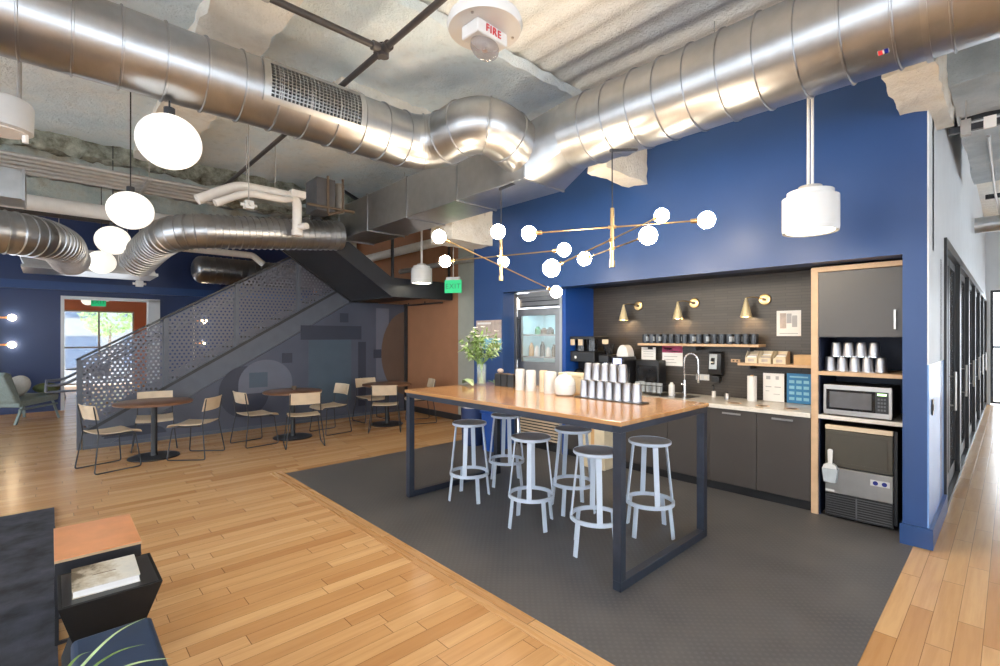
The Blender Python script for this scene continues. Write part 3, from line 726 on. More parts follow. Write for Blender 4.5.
# corridor ceiling rails
def rail_x(label, y, z, x0, hgt=.05):
    o = thing('ceiling_rail', label, 'rail', (x0, y, z))
    MB().box(0, 4.0 - x0 - .05, -.02, .02, 0, hgt).build('channel', 'black_metal', o, smooth=0)
    return o
r1 = rail_x('long black ceiling rail at the right edge with a small pale box on it', 5.30, 3.24, -.35)
MB().box(.20, .27, -.045, -.02, -.02, .07).build('sensor', 'pipe_white', r1, smooth=0)
MB().tube([(.10, 0, 0), (.10, 0, .98)], .006, 6).box(.07, .13, -.03, .03, -.03, .09).build('hanger', 'pipe_grey', r1)
rail_x('shorter black ceiling rail just behind the first one over the corridor', 5.75, 3.46, -.30, .06)
rail_x('thin black rail deep in the corridor ceiling', 9.4, 3.5, -.25, .06)
cd = thing('spiral_duct', 'grey duct crossing the corridor ceiling above the glass doors', 'duct', (0, 10.6, 3.35))
spiral_duct([(-.40, 0, 0), (3.9, 0, 0)], .12, .1, .3, 24).build('duct_run', 'plenum', cd)
pipe('conduit', 'thin grey conduit running down the corridor ceiling', 'conduit', [(-.15, 6.4, 3.49), (-.15, 9.0, 3.49), (-.05, 15.5, 3.49)], .014, 'pipe_grey', .3)

# fire alarm
fa = thing('fire_alarm', 'round white ceiling fire alarm strobe marked FIRE in red', 'fire alarm', (-1.50, 1.32, 2.89))
MB().lathe([(0, 0), (.150, 0), (.158, .02), (.150, .045), (0, .05)], n=48).build('base_plate', 'white', fa)
hs = box(-.085, .085, -.05, .05, -.055, 0).build('strobe_housing', 'white', fa, bevel=.006); hs.rotation_euler = (0, 0, 0)
ln = MB().sphere((0, 0, 0), .062, 20, 10).build('strobe_lens', 'lens_clear', fa, loc=(0, .0, -.07)); ln.scale = (1.15, .75, .8)
MB().tube([(0, 0, -.05), (0, 0, -.085)], .012, 8).build('flash_tube', 'chrome', fa)
text_mesh('lettering', 'FIRE', .042, 'red_text', fa, (.0, -.0525, -.027), (R(90), 0, 0))
MB().box(-.06, .06, -.06, .06, .05, .12).build('back_box', 'pipe_grey', fa, smooth=0, bevel=.004)
MB().tube([(0, 0, .12), (0, 0, 4.29-2.89)], .012, 8).build('stem', 'pipe_grey', fa)
for s in (-1, 1):
    MB().cyl((s*.115, -.05), .006, -.004, .002, 10).build('screw', 'steel', fa)
fa.rotation_euler = (0, 0, R(92))

# small white detectors hung from the ceiling
def detector(loc, label):
    t = thing('ceiling_sensor', label, 'sensor', loc)
    box(-.05, .05, -.05, .05, -.05, .05).build('sensor_body', 'white', t, bevel=.008)
    MB().tube([(-.09, 0, 0), (.09, 0, 0)], .02, 8).tube([(0, -.09, 0), (0, .09, 0)], .02, 8).build('sensor_arm', 'white', t)
    MB().tube([(0, 0, .05), (0, 0, 4.28 - loc[2])], .006, 6).build('rod', 'pipe_grey', t)
detector((-10.05, 1.10, 2.5), 'small white sensor hanging on a rod in front of the bright opening')
detector((-6.3, 1.75, 3.2), 'small white sensor hanging on a rod in front of the white bent pipes')

# ================================================================== LAMPS
GL = [('largest opal globe lamp, nearest of the row', (-4.10, .62, 3.0)), ('opal globe lamp behind the largest one, second in the row', (-6.15, .60, 2.9)),
      ('third opal globe lamp in the row, above the farthest globe', (-8.3, .62, 2.91)), ('smallest opal globe lamp, farthest of the row', (-10.3, .62, 2.84))]
def globe_lamp(p, lb, cord):
    t = thing('globe_lamp', lb + ' at the upper left', 'pendant lamp', p, 0, 'opal globe lamps')
    MB().sphere((0, 0, 0), .20, 32, 20, .94).build('globe', 'globe', t)
    MB().tube([(0, 0, .185), (0, 0, .24)], .035, 12).build('cap', 'black_metal', t)
    MB().tube([(0, 0, .24), (0, 0, cord)], .006, 6).build('cord', 'black', t)
    return t
globe_lamp(GL[0][1], GL[0][0], .295)
g1_ = globe_lamp(GL[1][1], GL[1][0], 1.3)
for lb, p in GL[2:]: dup(g1_, p, 0, lb + ' at the upper left')

def white_pendant(loc, label, lit=True):
    t = thing('drum_pendant', label, 'pendant lamp', loc, 0, 'white drum pendants')
    MB().lathe([(.15, -.145), (.178, -.155), (.182, -.13), (.182, .10), (.15, .11), (.15, .145), (.10, .15), (0, .15)], n=40).build('shade', 'white', t)
    MB().lathe([(0, -.138), (.152, -.138), (.152, -.148), (0, -.148)], n=36).build('diffuser', 'lens', t)
    MB().cyl((0, 0), .075, .15, .185, 24).build('canopy', 'pipe_grey', t)
    MB().tube([(-.012, 0, .185), (-.012, 0, 4.29-loc[2])], .010, 8).tube([(.014, 0, .185), (.014, 0, 4.29-loc[2])], .010, 8).build('stem', 'white', t)
    return t
p1 = white_pendant((-1.02, 4.10, 2.54), 'large white drum pendant in front of the blue wall above the tall cabinet')
p2 = dup(p1, (-7.03, 4.72, 2.69), 0, 'small white drum pendant beside the dark stair landing')
dl = thing('ceiling_speaker', 'white drum speaker cut by the left edge below the big duct', 'speaker', (-4.92, -.26, 3.19))
MB().lathe([(0, -.11), (.15, -.11), (.175, -.10), (.18, .08), (.165, .11), (0, .125)], n=40).build('drum', 'white', dl)
MB().lathe([(0, -.118), (.14, -.118), (.14, -.11), (0, -.11)], n=36).build('grille', 'pipe_white', dl)
MB().tube([(.02, .10, .11), (.02, .10, 1.10)], .012, 8).build('rod', 'pipe_grey', dl)
MB().tube([(.02, .13, -.17), (.02, .13, -.10)], .018, 8).build('tail', 'pipe_white', dl)

def chandelier(loc, zs, arms, label, ztop, sy):
    t = thing('chandelier', label, 'chandelier', loc, 0, 'brass globe chandeliers')
    x0, y0, z0 = loc
    MB().tube([(0, 0, zs[0]-z0), (0, 0, zs[0]+.05-z0), (0, 0, zs[0]+.051-z0), (0, 0, zs[1]-z0)], [.022, .022, .015, .015], 14).build('stem', 'brass', t)
    MB().tube([(0, 0, zs[1]-z0), (0, 0, ztop-z0)], .005, 8).build('rod', 'black_metal', t)
    MB().tube([(0, -.02, ztop-z0), (0, sy, ztop+.11-z0)], .014, 8).build('bracket', 'black_metal', t)
    for a, b in arms:
        a = Vector(a) - Vector(loc); b = Vector(b) - Vector(loc); d = (b-a).normalized()
        m = (a+b)/2; off = Vector((d.y, -d.x, 0)).normalized()*.0
        ar = MB().tube([a + d*.085, b - d*.085], .006, 8).tube([m - d*.03, m + d*.03], .014, 10).build('arm', 'brass', t)
        for p, s in ((a, 1), (b, -1)):
            so = MB().tube([p + d*s*.05, p + d*s*.11], .017, 12).build('socket', 'brass', ar)
            MB().sphere(p, .062, 20, 12).build('bulb', 'bulb', ar)
CA = (-2.16, 3.24, 2.165); CB = (-3.44, 3.24, 2.165)
chandelier(CA, (2.165, 2.63), [((-1.548, 3.55, 2.48), (-2.77, 2.93, 2.48)), ((-2.23, 2.59, 2.10), (-2.09, 3.89, 2.67)), ((-1.71, 3.0, 2.31), (-2.61, 3.48, 2.31))],
           'brass rod chandelier with six globe bulbs, right of the two above the table', 3.08, .36)
chandelier(CB, (2.165, 2.61), [((-2.81, 3.44, 2.41), (-4.10, 3.05, 2.41)), ((-3.25, 3.85, 2.08), (-3.63, 2.63, 2.54)), ((-3.0, 2.79, 2.51), (-3.88, 3.69, 2.445))],
           'brass rod chandelier with six globe bulbs, left of the two above the table', 3.06, .20)

# wall sconces on the far navy wall
def sconce(y, label):
    t = thing('wall_sconce', label, 'wall lamp', (-14.19, y, 1.2), 0, 'double wall sconces')
    MB().box(0, .04, -.175, -.145, -.3, 1.2).build('back_bar', 'pipe_grey', t, smooth=0)
    for z in (.24, .80):
        s = MB().tube([(.05, -.12, z), (.08, -.12, z), (.08, .0, z)], .02, 8).build('arm', 'copper', t)
        MB().sphere((.09, .05, z), .065, 14, 10).build('bulb', 'sconce_bulb', s)
    return t
sc1 = sconce(-.62, 'double wall lamp with two glowing bulbs above the grey lounge chair')
dup(sc1, (-14.19, 2.82, 1.2), 0, 'double wall lamp seen through the perforated stair panel')

# exit signs
def exit_sign(loc, rz, label, hang):
    t = thing('exit_sign', label, 'exit sign', loc, rz)
    box(-.15, .15, -.015, .015, -.11, .11).build('panel', 'green_sign', t, smooth=0)
    text_mesh('lettering', 'EXIT', .12, 'sign_text', t, (0, -.0165, 0), (R(90), 0, 0), .001)
    MB().box(-.12, .12, -.02, .02, .11, .16).tube([(0, 0, .16), (0, 0, hang)], .008, 6).build('bracket', 'pipe_grey', t, smooth=0)
exit_sign((-6.56, 5.05, 2.47), R(33), 'green exit sign hanging beside the blue wall above the flowers', 1.83)
exit_sign((-16.2, .92, 2.50), R(80), 'small green exit sign hanging inside the bright far room', .49)

# ================================================================== HIGH TABLE
tb = thing('high_table', 'long bar-height table with a glossy butcher block top and dark steel loop frame', 'table', (-2.925, 3.24, 0.006))
TX, TY = 1.245, .625
box(-TX-.01, TX+.01, -TY-.01, TY+.01, 1.046, 1.074).build('tabletop', 'block', tb, smooth=0, bevel=.003)
for s in (-1, 1):
    for q in (-1, 1):
        xx = s*(TX-.03); yy = q*(TY-.03)
        box(xx-.03, xx+.03, yy-.03, yy+.03, .06, 1.0).build('leg', 'table_metal', tb, smooth=0, bevel=.003)
    xx = s*(TX-.03)
    box(xx-.03, xx+.03, -TY, TY, 0, .06).build('floor_bar', 'table_metal', tb, smooth=0, bevel=.003)
    box(xx-.03, xx+.03, -TY, TY, 1.0, 1.046).build('end_rail', 'table_metal', tb, smooth=0, bevel=.003)
for q in (-1, 1): box(-TX+.06, TX-.06, q*(TY-.03)-.03, q*(TY-.03)+.03, 1.0, 1.046).build('side_rail', 'table_metal', tb, smooth=0)

# ================================================================== STOOLS
def make_stool(loc, rz, label):
    t = thing('bar_stool', label, 'stool', loc, rz, 'grey metal bar stools')
    MB().lathe([(0, .725), (.155, .732), (.167, .740), (.167, .748), (.160, .752), (.146, .746), (0, .738)], n=40).build('seat', 'stool_seat', t)
    MB().lathe([(.160, .726), (.171, .734), (.171, .750), (.1675, .754), (.1675, .73)], n=40).build('seat_rim', 'stool', t)
    zr = .255
    MB().lathe([(.180, zr-.018), (.197, zr-.018), (.197, zr+.012), (.180, zr+.012), (.180, zr-.018)], n=40).build('foot_ring', 'stool', t)
    for k in range(4):
        a = PI/2*k; c, s = math.cos(a), math.sin(a)
        MB().bar((.136*c, .136*s, .728), (.187*c, .187*s, zr), .042, .012, (c, s, 0)).build('upper_leg', 'stool', t, smooth=0, bevel=.002)
        a += R(38); c, s = math.cos(a), math.sin(a)
        MB().bar((.186*c, .186*s, zr-.01), (.215*c, .215*s, 0.0), .038, .012, (c, s, 0)).build('lower_leg', 'stool', t, smooth=0, bevel=.002)
    return t
SP = [((-3.71, 3.06), 'grey bar stool at the front left of the table, nearest the left table leg', -8), ((-3.80, 3.66), 'grey bar stool behind the front left one, in front of the blue wall', 14),
      ((-2.83, 3.02), 'grey bar stool in the middle of the front row under the table', -6), ((-2.80, 3.56), 'grey bar stool in the middle of the back row under the table', 22),
      ((-2.15, 3.01), 'grey bar stool half hidden behind the near table leg on its left', 0), ((-2.05, 3.62), 'grey bar stool at the right end of the table near the dark cabinets', 4)]
s0 = None
for (x, y), lb, a in SP:
    rz = R(-46 + a)
    if s0 is None: s0 = make_stool((x, y, .0065), rz, lb)
    else: dup(s0, (x, y, .0065), rz, lb)

# ================================================================== CAFE TABLES AND CHAIRS
def cafe_table(loc, label):
    t = thing('cafe_table', label, 'table', loc, 0, 'round walnut cafe tables')
    MB().lathe([(0, .715), (.435, .715), (.44, .72), (.44, .742), (.435, .745), (0, .745)], n=56).build('tabletop', 'walnut', t)
    MB().lathe([(.04, .02), (.036, .05), (.036, .69), (.12, .70), (.12, .714), (0, .714)], n=24).build('pedestal', 'black_metal', t)
    MB().lathe([(0, 0), (.29, 0), (.292, .008), (.285, .016), (.05, .024), (0, .024)], n=48).build('base', 'black_metal', t)
    return t
CT = [((-7.87, 1.02, 0), 'round walnut cafe table nearest the foot of the stairs'), ((-7.88, 2.84, 0), 'round walnut cafe table in the middle of the three along the stairs'),
      ((-7.86, 4.52, 0), 'round walnut cafe table farthest back, under the stair landing')]
ct0 = cafe_table(*CT[0])
for l, lb in CT[1:]: dup(ct0, l, 0, lb)

def make_chair(loc, rz, label):
    t = thing('cafe_chair', label, 'chair', loc, rz, 'plywood sled chairs at the cafe tables')
    # seat faces +Y, thin shell curved down in front
    prof = [(-.21, .462), (-.15, .452), (0, .445), (.12, .45), (.18, .452), (.215, .440), (.228, .42)]
    mb = MB(); th = .010; wd = .215
    xs = [-wd + 2*wd*k/6 for k in range(7)]
    def shell(prof, xs, th, curve, axis):
        top = []; bot = []
        for (a, b) in prof:
            for x in xs:
                c = curve * (x / wd) ** 2
                if axis == 'seat': top.append((x, a, b + c)); bot.append((x, a, b + c - th))
                else: top.append((x, a + c, b)); bot.append((x, a + c - th, b))
        n = len(xs); m = len(prof); N = n*m; fs = []
        for i in range(m-1):
            for j in range(n-1):
                q = (i*n+j, i*n+j+1, (i+1)*n+j+1, (i+1)*n+j); fs += [q, tuple(N+k for k in q[::-1])]
        for i in range(m-1):
            fs += [(i*n, (i+1)*n, N+(i+1)*n, N+i*n), (i*n+n-1, N+i*n+n-1, N+(i+1)*n+n-1, (i+1)*n+n-1)]
        for j in range(n-1):
            fs += [(j, N+j, N+j+1, j+1), ((m-1)*n+j, (m-1)*n+j+1, N+(m-1)*n+j+1, N+(m-1)*n+j)]
        return top + bot, fs
    mb.add(*shell(prof, xs, th, .012, 'seat')); mb.build('seat', 'ply', t)
    mb = MB(); mb.add(*shell([(-.245, .63), (-.256, .68), (-.270, .74), (-.285, .80)], xs, th, .035, 'back')); mb.build('backrest', 'ply', t)
    for s in (-1, 1):
        pa = [(s*.205, -.262, .79), (s*.21, -.215, .455), (s*.262, -.275, .011), (s*.262, .20, .011), (s*.215, .155, .425), (s*.21, -.19, .436)]
        MB().tube(fillet(pa, .03, 4), .0075, 8).build('sled_leg', 'black_metal', t)
    MB().tube([(-.21, .12, .425), (.21, .12, .425)], .007, 8).tube([(-.21, -.12, .43), (.21, -.12, .43)], .007, 8).build('cross_bar', 'black_metal', t)
    return t
def face(p, q): return math.atan2(q[1]-p[1], q[0]-p[0]) - PI/2
CH = [((-7.60, .56), None, -13, 'pale plywood chair on the left side of the table nearest the stair foot'),
      ((-7.55, 1.42), None, 0, 'pale plywood chair on the right side of the table nearest the stair foot'),
      ((-8.42, 1.10), None, 0, 'pale plywood chair behind the nearest cafe table, its backrest just above the top'),
      ((-7.80, 2.28), None, 0, 'pale plywood chair on the left side of the middle cafe table'),
      ((-7.22, 2.76), None, -8, 'pale plywood chair in front of the middle cafe table, back turned to the room'),
      ((-7.86, 3.42), None, 8, 'pale plywood chair on the right side of the middle cafe table'),
      ((-7.36, 4.20), None, 0, 'pale plywood chair in front of the farthest cafe table, back turned to the room'),
      ((-8.38, 4.50), None, 0, 'pale plywood chair behind the farthest cafe table against the stair wall'),
      ((-7.66, 5.08), None, 0, 'plywood chair at the right of the farthest cafe table before the terracotta wall')]
c0 = None
for (p, _, da, lb) in CH:
    q = min((c[0] for c in CT), key=lambda c: (c[0]-p[0])**2 + (c[1]-p[1])**2)
    rz = face(p, q) + R(da)
    if c0 is None: c0 = make_chair((*p, 0), rz, lb)
    else: dup(c0, (*p, 0), rz, lb)
cup = MB().lathe([(0, 0), (.035, 0), (.04, .06), (.036, .06), (.03, .005), (0, .005)], n=20).build('table_holder', 'dark_wood', loc=(-8.0, 2.90, .7455))
tag(cup, 'small dark holder standing on the middle cafe table', 'holder')

# ================================================================== LOUNGE CHAIR (far left)
lc = thing('lounge_chair', 'grey-green lounge chair facing right before the far navy wall', 'armchair', (-12.95, -.38, 0), R(44))
MB().prism([(-.36, .30), (.38, .36), (.40, .46), (.36, .49), (-.36, .42)], 'YZ', -.33, .33).build('seat', 'sage', lc, bevel=.02)
MB().prism([(-.30, .36), (-.42, .40), (-.66, .92), (-.60, .97), (-.50, .94)], 'YZ', -.33, .33).build('backrest', 'sage', lc, bevel=.02)
for s in (-1, 1):
    MB().bar((s*.31, -.28, .34), (s*.36, -.46, .0), .04, .035).build('leg', 'sage', lc, smooth=0, bevel=.003)
    MB().bar((s*.31, .28, .36), (s*.36, .36, .0), .04, .035).build('leg', 'sage', lc, smooth=0, bevel=.003)
    MB().bar((s*.345, -.38, .26), (s*.345, .34, .29), .03, .03).build('side_rail', 'sage', lc, smooth=0)
cu = MB().sphere((0, 0, 0), .22, 20, 12, 1.0).build('cushion', 'linen', loc=(-13.03, -.45, .66), rotz=R(44)); cu.scale = (1.1, .45, .95); cu.rotation_euler = (R(-20), 0, R(44))
tag(cu, 'round off-white cushion leaning on the lounge chair back', 'cushion')
cu = MB().sphere((0, 0, 0), .2, 20, 12, 1.0).build('cushion', 'moss', loc=(-12.98, -.05, .60), rotz=R(44)); cu.scale = (1.1, .9, .5)
tag(cu, 'dark mossy green cushion on the lounge chair seat', 'cushion')

# furniture silhouettes in the bright room
def round_tbl(loc, label):
    t = thing('dining_table', label, 'table', loc)
    MB().lathe([(0, .72), (.45, .72), (.45, .745), (0, .745)], n=36).build('tabletop', 'steel_dk', t)
    MB().lathe([(0, 0), (.25, 0), (.25, .02), (.03, .03), (.03, .72), (0, .72)], n=20).build('pedestal', 'steel_dk', t)
round_tbl((-17.2, .75, 0), 'grey round table in the bright far room')
def simple_chair(loc, rz, label):
    t = thing('dining_chair', label, 'chair', loc, rz, 'chairs in the bright far room')
    MB().lathe([(0, .44), (.2, .45), (.21, .47), (0, .47)], n=20).build('seat', 'slate_lt', t)
    MB().prism([(-.18, .6), (.18, .6), (.2, .82), (.12, .88), (-.12, .88), (-.2, .82)], 'XZ', -.22, -.20).build('backrest', 'slate_lt', t)
    for a in (-1, 1):
        for b in (-1, 1): MB().tube([(a*.13, b*.13, .45), (a*.19, b*.2, 0)], .012, 8).build('leg', 'slate_lt', t)
    for a in (-1, 1): MB().tube([(a*.14, -.15, .45), (a*.16, -.21, .65)], .01, 8).build('back_post', 'slate_lt', t)
    return t
sc_ = simple_chair((-17.0, .10, 0), 0, 'grey chair left of the round table in the bright far room')
dup(sc_, (-16.5, .95, 0), R(90), 'grey chair in front of the round table in the bright far room')
dup(sc_, (-17.4, 1.45, 0), R(180), 'grey chair right of the round table in the bright far room')
gcl = thing('globe_cluster', 'elongated cluster of pale glowing globes hanging in the bright far room', 'pendant lamp', (-16.6, .9, 2.62))
for k in range(3): MB().sphere((0, -.18+.2*k, -.06+.06*k), .13, 18, 12).build('globe', 'globe', gcl)
MB().tube([(0, 0, .1), (0, 0, .37)], .01, 6).build('cord', 'black', gcl)

nb = thing('neighbouring_building', 'pale building with blue windows outside the far window', 'building', (-34, 1, -1))
box(-3, 0, -9, 9, 0, 9).build('facade', 'facade', nb, smooth=0)
box(-3, .2, -9.1, 9.1, 9, 9.3).build('roof', 'grill', nb, smooth=0)
for i in range(7):
    for j in range(3):
        f = box(0, .05, -7.6+2.4*i, -6.2+2.4*i, .9+2.7*j, 2.6+2.7*j).build('window', 'facade_blue', nb, smooth=0)
for i, (x, y, sc) in enumerate(((-27, 1.9, 1.0), (-28, -.9, .85))):
    tr = thing('street_tree', 'small street tree outside the far window, ' + ('right one' if i == 0 else 'left one'), 'tree', (x, y, -.1))
    MB().tube([(0, 0, 0), (.05, 0, 1.2), (0, .05, 2.2*sc)], [.08, .06, .04], 8).build('trunk', 'dark_wood', tr)
    mb = MB(); rt = random.Random(i)
    for k in range(420):
        a = rt.uniform(0, 2*PI); b = rt.uniform(-1, 1); q = rt.uniform(.5, 1)**.5*sc
        c = Vector((math.cos(a)*math.sqrt(1-b*b), math.sin(a)*math.sqrt(1-b*b), b*.9))*q + Vector((0, 0, 2.6*sc))
        d = Vector((rt.gauss(0, 1), rt.gauss(0, 1), rt.gauss(0, 1))).normalized()*.11; e = d.orthogonal()
        mb.add([c-d, c+e*.5, c+d, c-e*.5], [(0, 1, 2, 3)])
    mb.build('crown', 'leaf', tr)['kind'] = 'stuff'
# ================================================================== KITCHEN
yF = 5.07
edges = [-4.12, -3.58, -3.115, -2.65, -2.185, -1.72, -1.255]
desc = ['at the far left end beside the refrigerator recess', 'second from the left under the coffee machines', 'third from the left behind the middle stools', 'below the dish rack', 'below the sink', 'right of the sink cabinet, seen beside the table leg', 'against the oak panel']
for i, (a, b) in enumerate(zip(edges, edges[1:])):
    t = thing('base_cabinet', 'dark grey base cabinet ' + (desc[i] if i < 5 else desc[6]), 'cabinet', ((a+b)/2, yF, .0065), 0, 'dark grey base cabinets')
    L = (b-a)
    box(-L/2, L/2, .022, .60, .10, .865).build('body', 'cab', t, smooth=0)
    box(-L/2, L/2, .06, .50, 0, .10).build('plinth', 'black', t, smooth=0)
    d = box(-L/2+.002, L/2-.002, 0, .02, .10, .862).build('door', 'cab', t, smooth=0, bevel=.0015)
    MB().box(-.09, .09, -.022, -.014, .815, .832).box(-.085, -.077, -.014, 0, .818, .829).box(.077, .085, -.014, 0, .818, .829).build('handle', 'steel', d, smooth=0)
ctp = thing('worktop', 'pale stone worktop running along the kitchen backsplash with slots for rubbish', 'worktop', (-2.69, 5.38, .872))
MB().box(-1.43, 1.433, -.33, .34, 0, .043).build('slab', 'counter', ctp, smooth=0, bevel=.004)
for x in (-1.99, -1.72, -1.46):
    MB().lathe([(0, .0435), (.055, .0435), (.062, .046), (.066, .0435)], (x+2.69, -.13, 0), 24).build('slot_ring', 'oakwood', ctp)
    MB().lathe([(0, .0455), (.045, .0455), (.045, .0440)], (x+2.69, -.13, 0), 24).build('slot_opening', 'dark_wood', ctp)
MB().box(-.30, .22, -.20, .18, .0432, .045).build('sink_basin', 'steel', ctp, smooth=0)

# faucet
fc = thing('kitchen_faucet', 'chrome spring pull-down faucet with a tall arch at the sink', 'faucet', (-2.71, 5.60, .9155))
MB().cyl((0, 0), .027, 0, .17, 20, .022).build('body', 'chrome', fc)
arc = [(0, 0, .16), (0, 0, .40)] + [(.0 + .085*(1-math.cos(PI*k/10)), 0, .40 + .095*math.sin(PI*k/10)) for k in range(1, 11)] + [(.17, 0, .30)]
MB().tube(arc, .009, 10).build('hose', 'chrome', fc)
sp = []
AP = resample([Vector(p) for p in arc[1:]], .01)
for k, p in enumerate(AP): pass
hx = MB()
for k in range(0, len(AP)-1, 1):
    d = (AP[k+1]-AP[k]).normalized(); hx.tube([AP[k]-d*.002, AP[k]+d*.002], .015, 10)
hx.build('spring', 'chrome', fc)
MB().tube([(.17, 0, .30), (.17, 0, .17), (.17, 0, .15)], [.013, .019, .014], 14).build('spray_head', 'chrome', fc)
MB().tube([(.0, 0, .24), (.17, 0, .24)], .006, 8).build('support_arm', 'chrome', fc)
MB().tube([(0, 0, .10), (.0, -.07, .13)], .008, 8).build('lever', 'chrome', fc)
t = thing('soap_bottle', 'short white bottle beside the sink faucet', 'bottle', (-2.73, 5.32, .9155))
MB().lathe([(0, 0), (.035, 0), (.035, .13), (.02, .145), (.015, .16), (0, .16)], n=20).build('bottle', 'white', t)
t = thing('hand_pump', 'dark hand pump with a pale base right of the faucet', 'dispenser', (-2.35, 5.58, .9155))
MB().cyl((0, 0), .022, 0, .07, 16).build('base', 'pipe_white', t); MB().tube([(0, 0, .07), (0, 0, .13), (0, -.05, .14)], .007, 8).build('spout', 'black', t)
t = thing('mason_cup', 'small steel pot standing on the worktop near the paper stack', 'pot', (-2.17, 5.50, .9155))
MB().lathe([(0, 0), (.03, 0), (.032, .06), (.026, .07), (0, .07)], n=18).build('body', 'steel', t); MB().cyl((0, 0), .012, .07, .085, 12).build('lid_knob', 'black', t)

# dish rack with glasses
dr = thing('dish_rack', 'dark wire dish rack on the worktop left of the sink', 'dish rack', (-2.97, 5.30, .9185))
mb = MB()
for z in (.03, .12): mb.tube([(-.2, -.16, z), (.2, -.16, z), (.2, .16, z), (-.2, .16, z), (-.2, -.16, z)], .005, 6)
for k in range(9): x = -.2 + .05*k; mb.tube([(x, -.16, .12), (x, -.16, .03), (x, .16, .03), (x, .16, .12)], .003, 6)
mb.build('wire_basket', 'black', dr)
for x in (-.18, .18):
    for y in (-.14, .14): MB().cyl((x, y), .01, 0, .035, 8).build('foot', 'black', dr)
for k in range(6):
    g_ = MB().lathe([(.03, 0), (.034, .11), (.032, .11), (.028, .004), (0, .004), (0, 0)], n=18).build('drinking_glass', 'mug_light', loc=(-3.12 + .073*(k % 5)*.98, 5.23 + .09*(k//5), .9155+.037))
    tag(g_, 'drinking glass standing in the dish rack, ' + ordinal(k, 6), 'glass', 'glasses in the dish rack')

# coffee equipment
cb = thing('coffee_brewer', 'black double coffee brewer with two hoppers beside the bright blue panel', 'coffee machine', (-3.918, 5.31, .9155))
MB().box(-.20, .20, -.17, .2, 0, .05).box(-.20, .20, .04, .2, .05, .5).box(-.20, .20, -.14, .04, .36, .50).build('body', 'black', cb, smooth=0, bevel=.008)
MB().box(-.20, .20, -.145, .19, .66, .70).build('hopper_lid', 'black', cb, smooth=0, bevel=.005)
for x in (-.11, .07): MB().cyl((x, 0), .075, .50, .66, 20).build('hopper', 'dark_glass', cb)
for x in (-.15, -.02): box(x-.035, x+.035, -.15, -.145, .58, .66).build('hopper_label', 'ply', cb, smooth=0)
MB().lathe([(0, .05), (.075, .05), (.08, .07), (.07, .22), (.04, .26), (0, .27)], (-.1, -.07, 0), 24).build('carafe', 'dark_glass', cb)
MB().lathe([(0, .05), (.075, .05), (.08, .07), (.07, .22), (.04, .26), (0, .27)], (.1, -.07, 0), 24).build('carafe', 'steel', cb)
MB().lathe([(0, 0), (.018, 0), (.02, .003), (0, .003)], (0, 0, 0), 16, 'Y').build('round_badge', 'paper', cb, loc=(-.1, -.147, .42))
ga = thing('coffee_grinder', 'tall steel and black coffee grinder next to the double brewer', 'coffee grinder', (-3.61, 5.34, .9155))
MB().box(-.085, .085, -.14, .12, 0, .05).box(-.06, .06, -.03, .12, .05, .38).build('body', 'steel', ga, smooth=0, bevel=.006)
MB().box(-.075, .075, -.13, .13, .36, .46).build('head', 'black', ga, smooth=0, bevel=.01)
MB().cyl((0, 0), .05, .46, .60, 20, .075).build('bean_hopper', 'dark_glass', ga)
MB().cyl((0, -.07), .035, .30, .36, 16).build('chute', 'chrome', ga)
MB().box(-.045, .045, -.085, -.08, .60, .66).build('top_tag', 'ply', ga, smooth=0)
es = thing('espresso_machine', 'black espresso machine with a blue display and a white arched top', 'espresso machine', (-3.43, 5.42, .9155))
MB().box(-.09, .09, -.18, .14, 0, .07).box(-.09, .09, -.02, .14, .07, .30).box(-.09, .09, -.16, .14, .30, .44).build('body', 'black', es, smooth=0, bevel=.008)
box(-.06, .06, -.165, -.16, .35, .42).build('display', 'lcd_blue', es, smooth=0)
MB().prism([(-.085*math.cos(PI*k/14) , .44 + .15*math.sin(PI*k/14)) for k in range(15)], 'XZ', -.05, .10).build('arched_top', 'ceramic', es, bevel=.005)
for x in (-.04, .04): MB().tube([(x, -.09, .30), (x, -.09, .24)], .022, 12).build('group_spout', 'chrome', es)
mr = thing('milk_fridge', 'squat black box-shaped machine between the espresso machine and the dish rack', 'appliance', (-2.86, 5.56, .9155))
mr.location = (-3.10+.28, 5.60, .9155)
bpy.data.objects.remove(mr)
bb = thing('countertop_machine', 'squat matt black machine with a sheet of paper standing on it', 'appliance', (-3.16, 5.60, .9155))
MB().box(-.165, .165, -.09, .09, 0, .40).build('casing', 'black', bb, smooth=0, bevel=.01)
MB().box(-.14, .14, -.094, -.09, .05, .33).build('front_panel', 'dark_glass', bb, smooth=0)
pz = MB().box(-.10, .10, -.004, 0, 0, .16).build('paper_notice', 'paper', loc=(-3.21, 5.64, .9155+.4005), smooth=0); tag(pz, 'white notice with small print standing on the black machine', 'notice')
for k in range(4): box(-.07, .07, -.006, -.004, .04+.03*k, .046+.03*k).build('print_line', 'grey_print', pz, smooth=0)

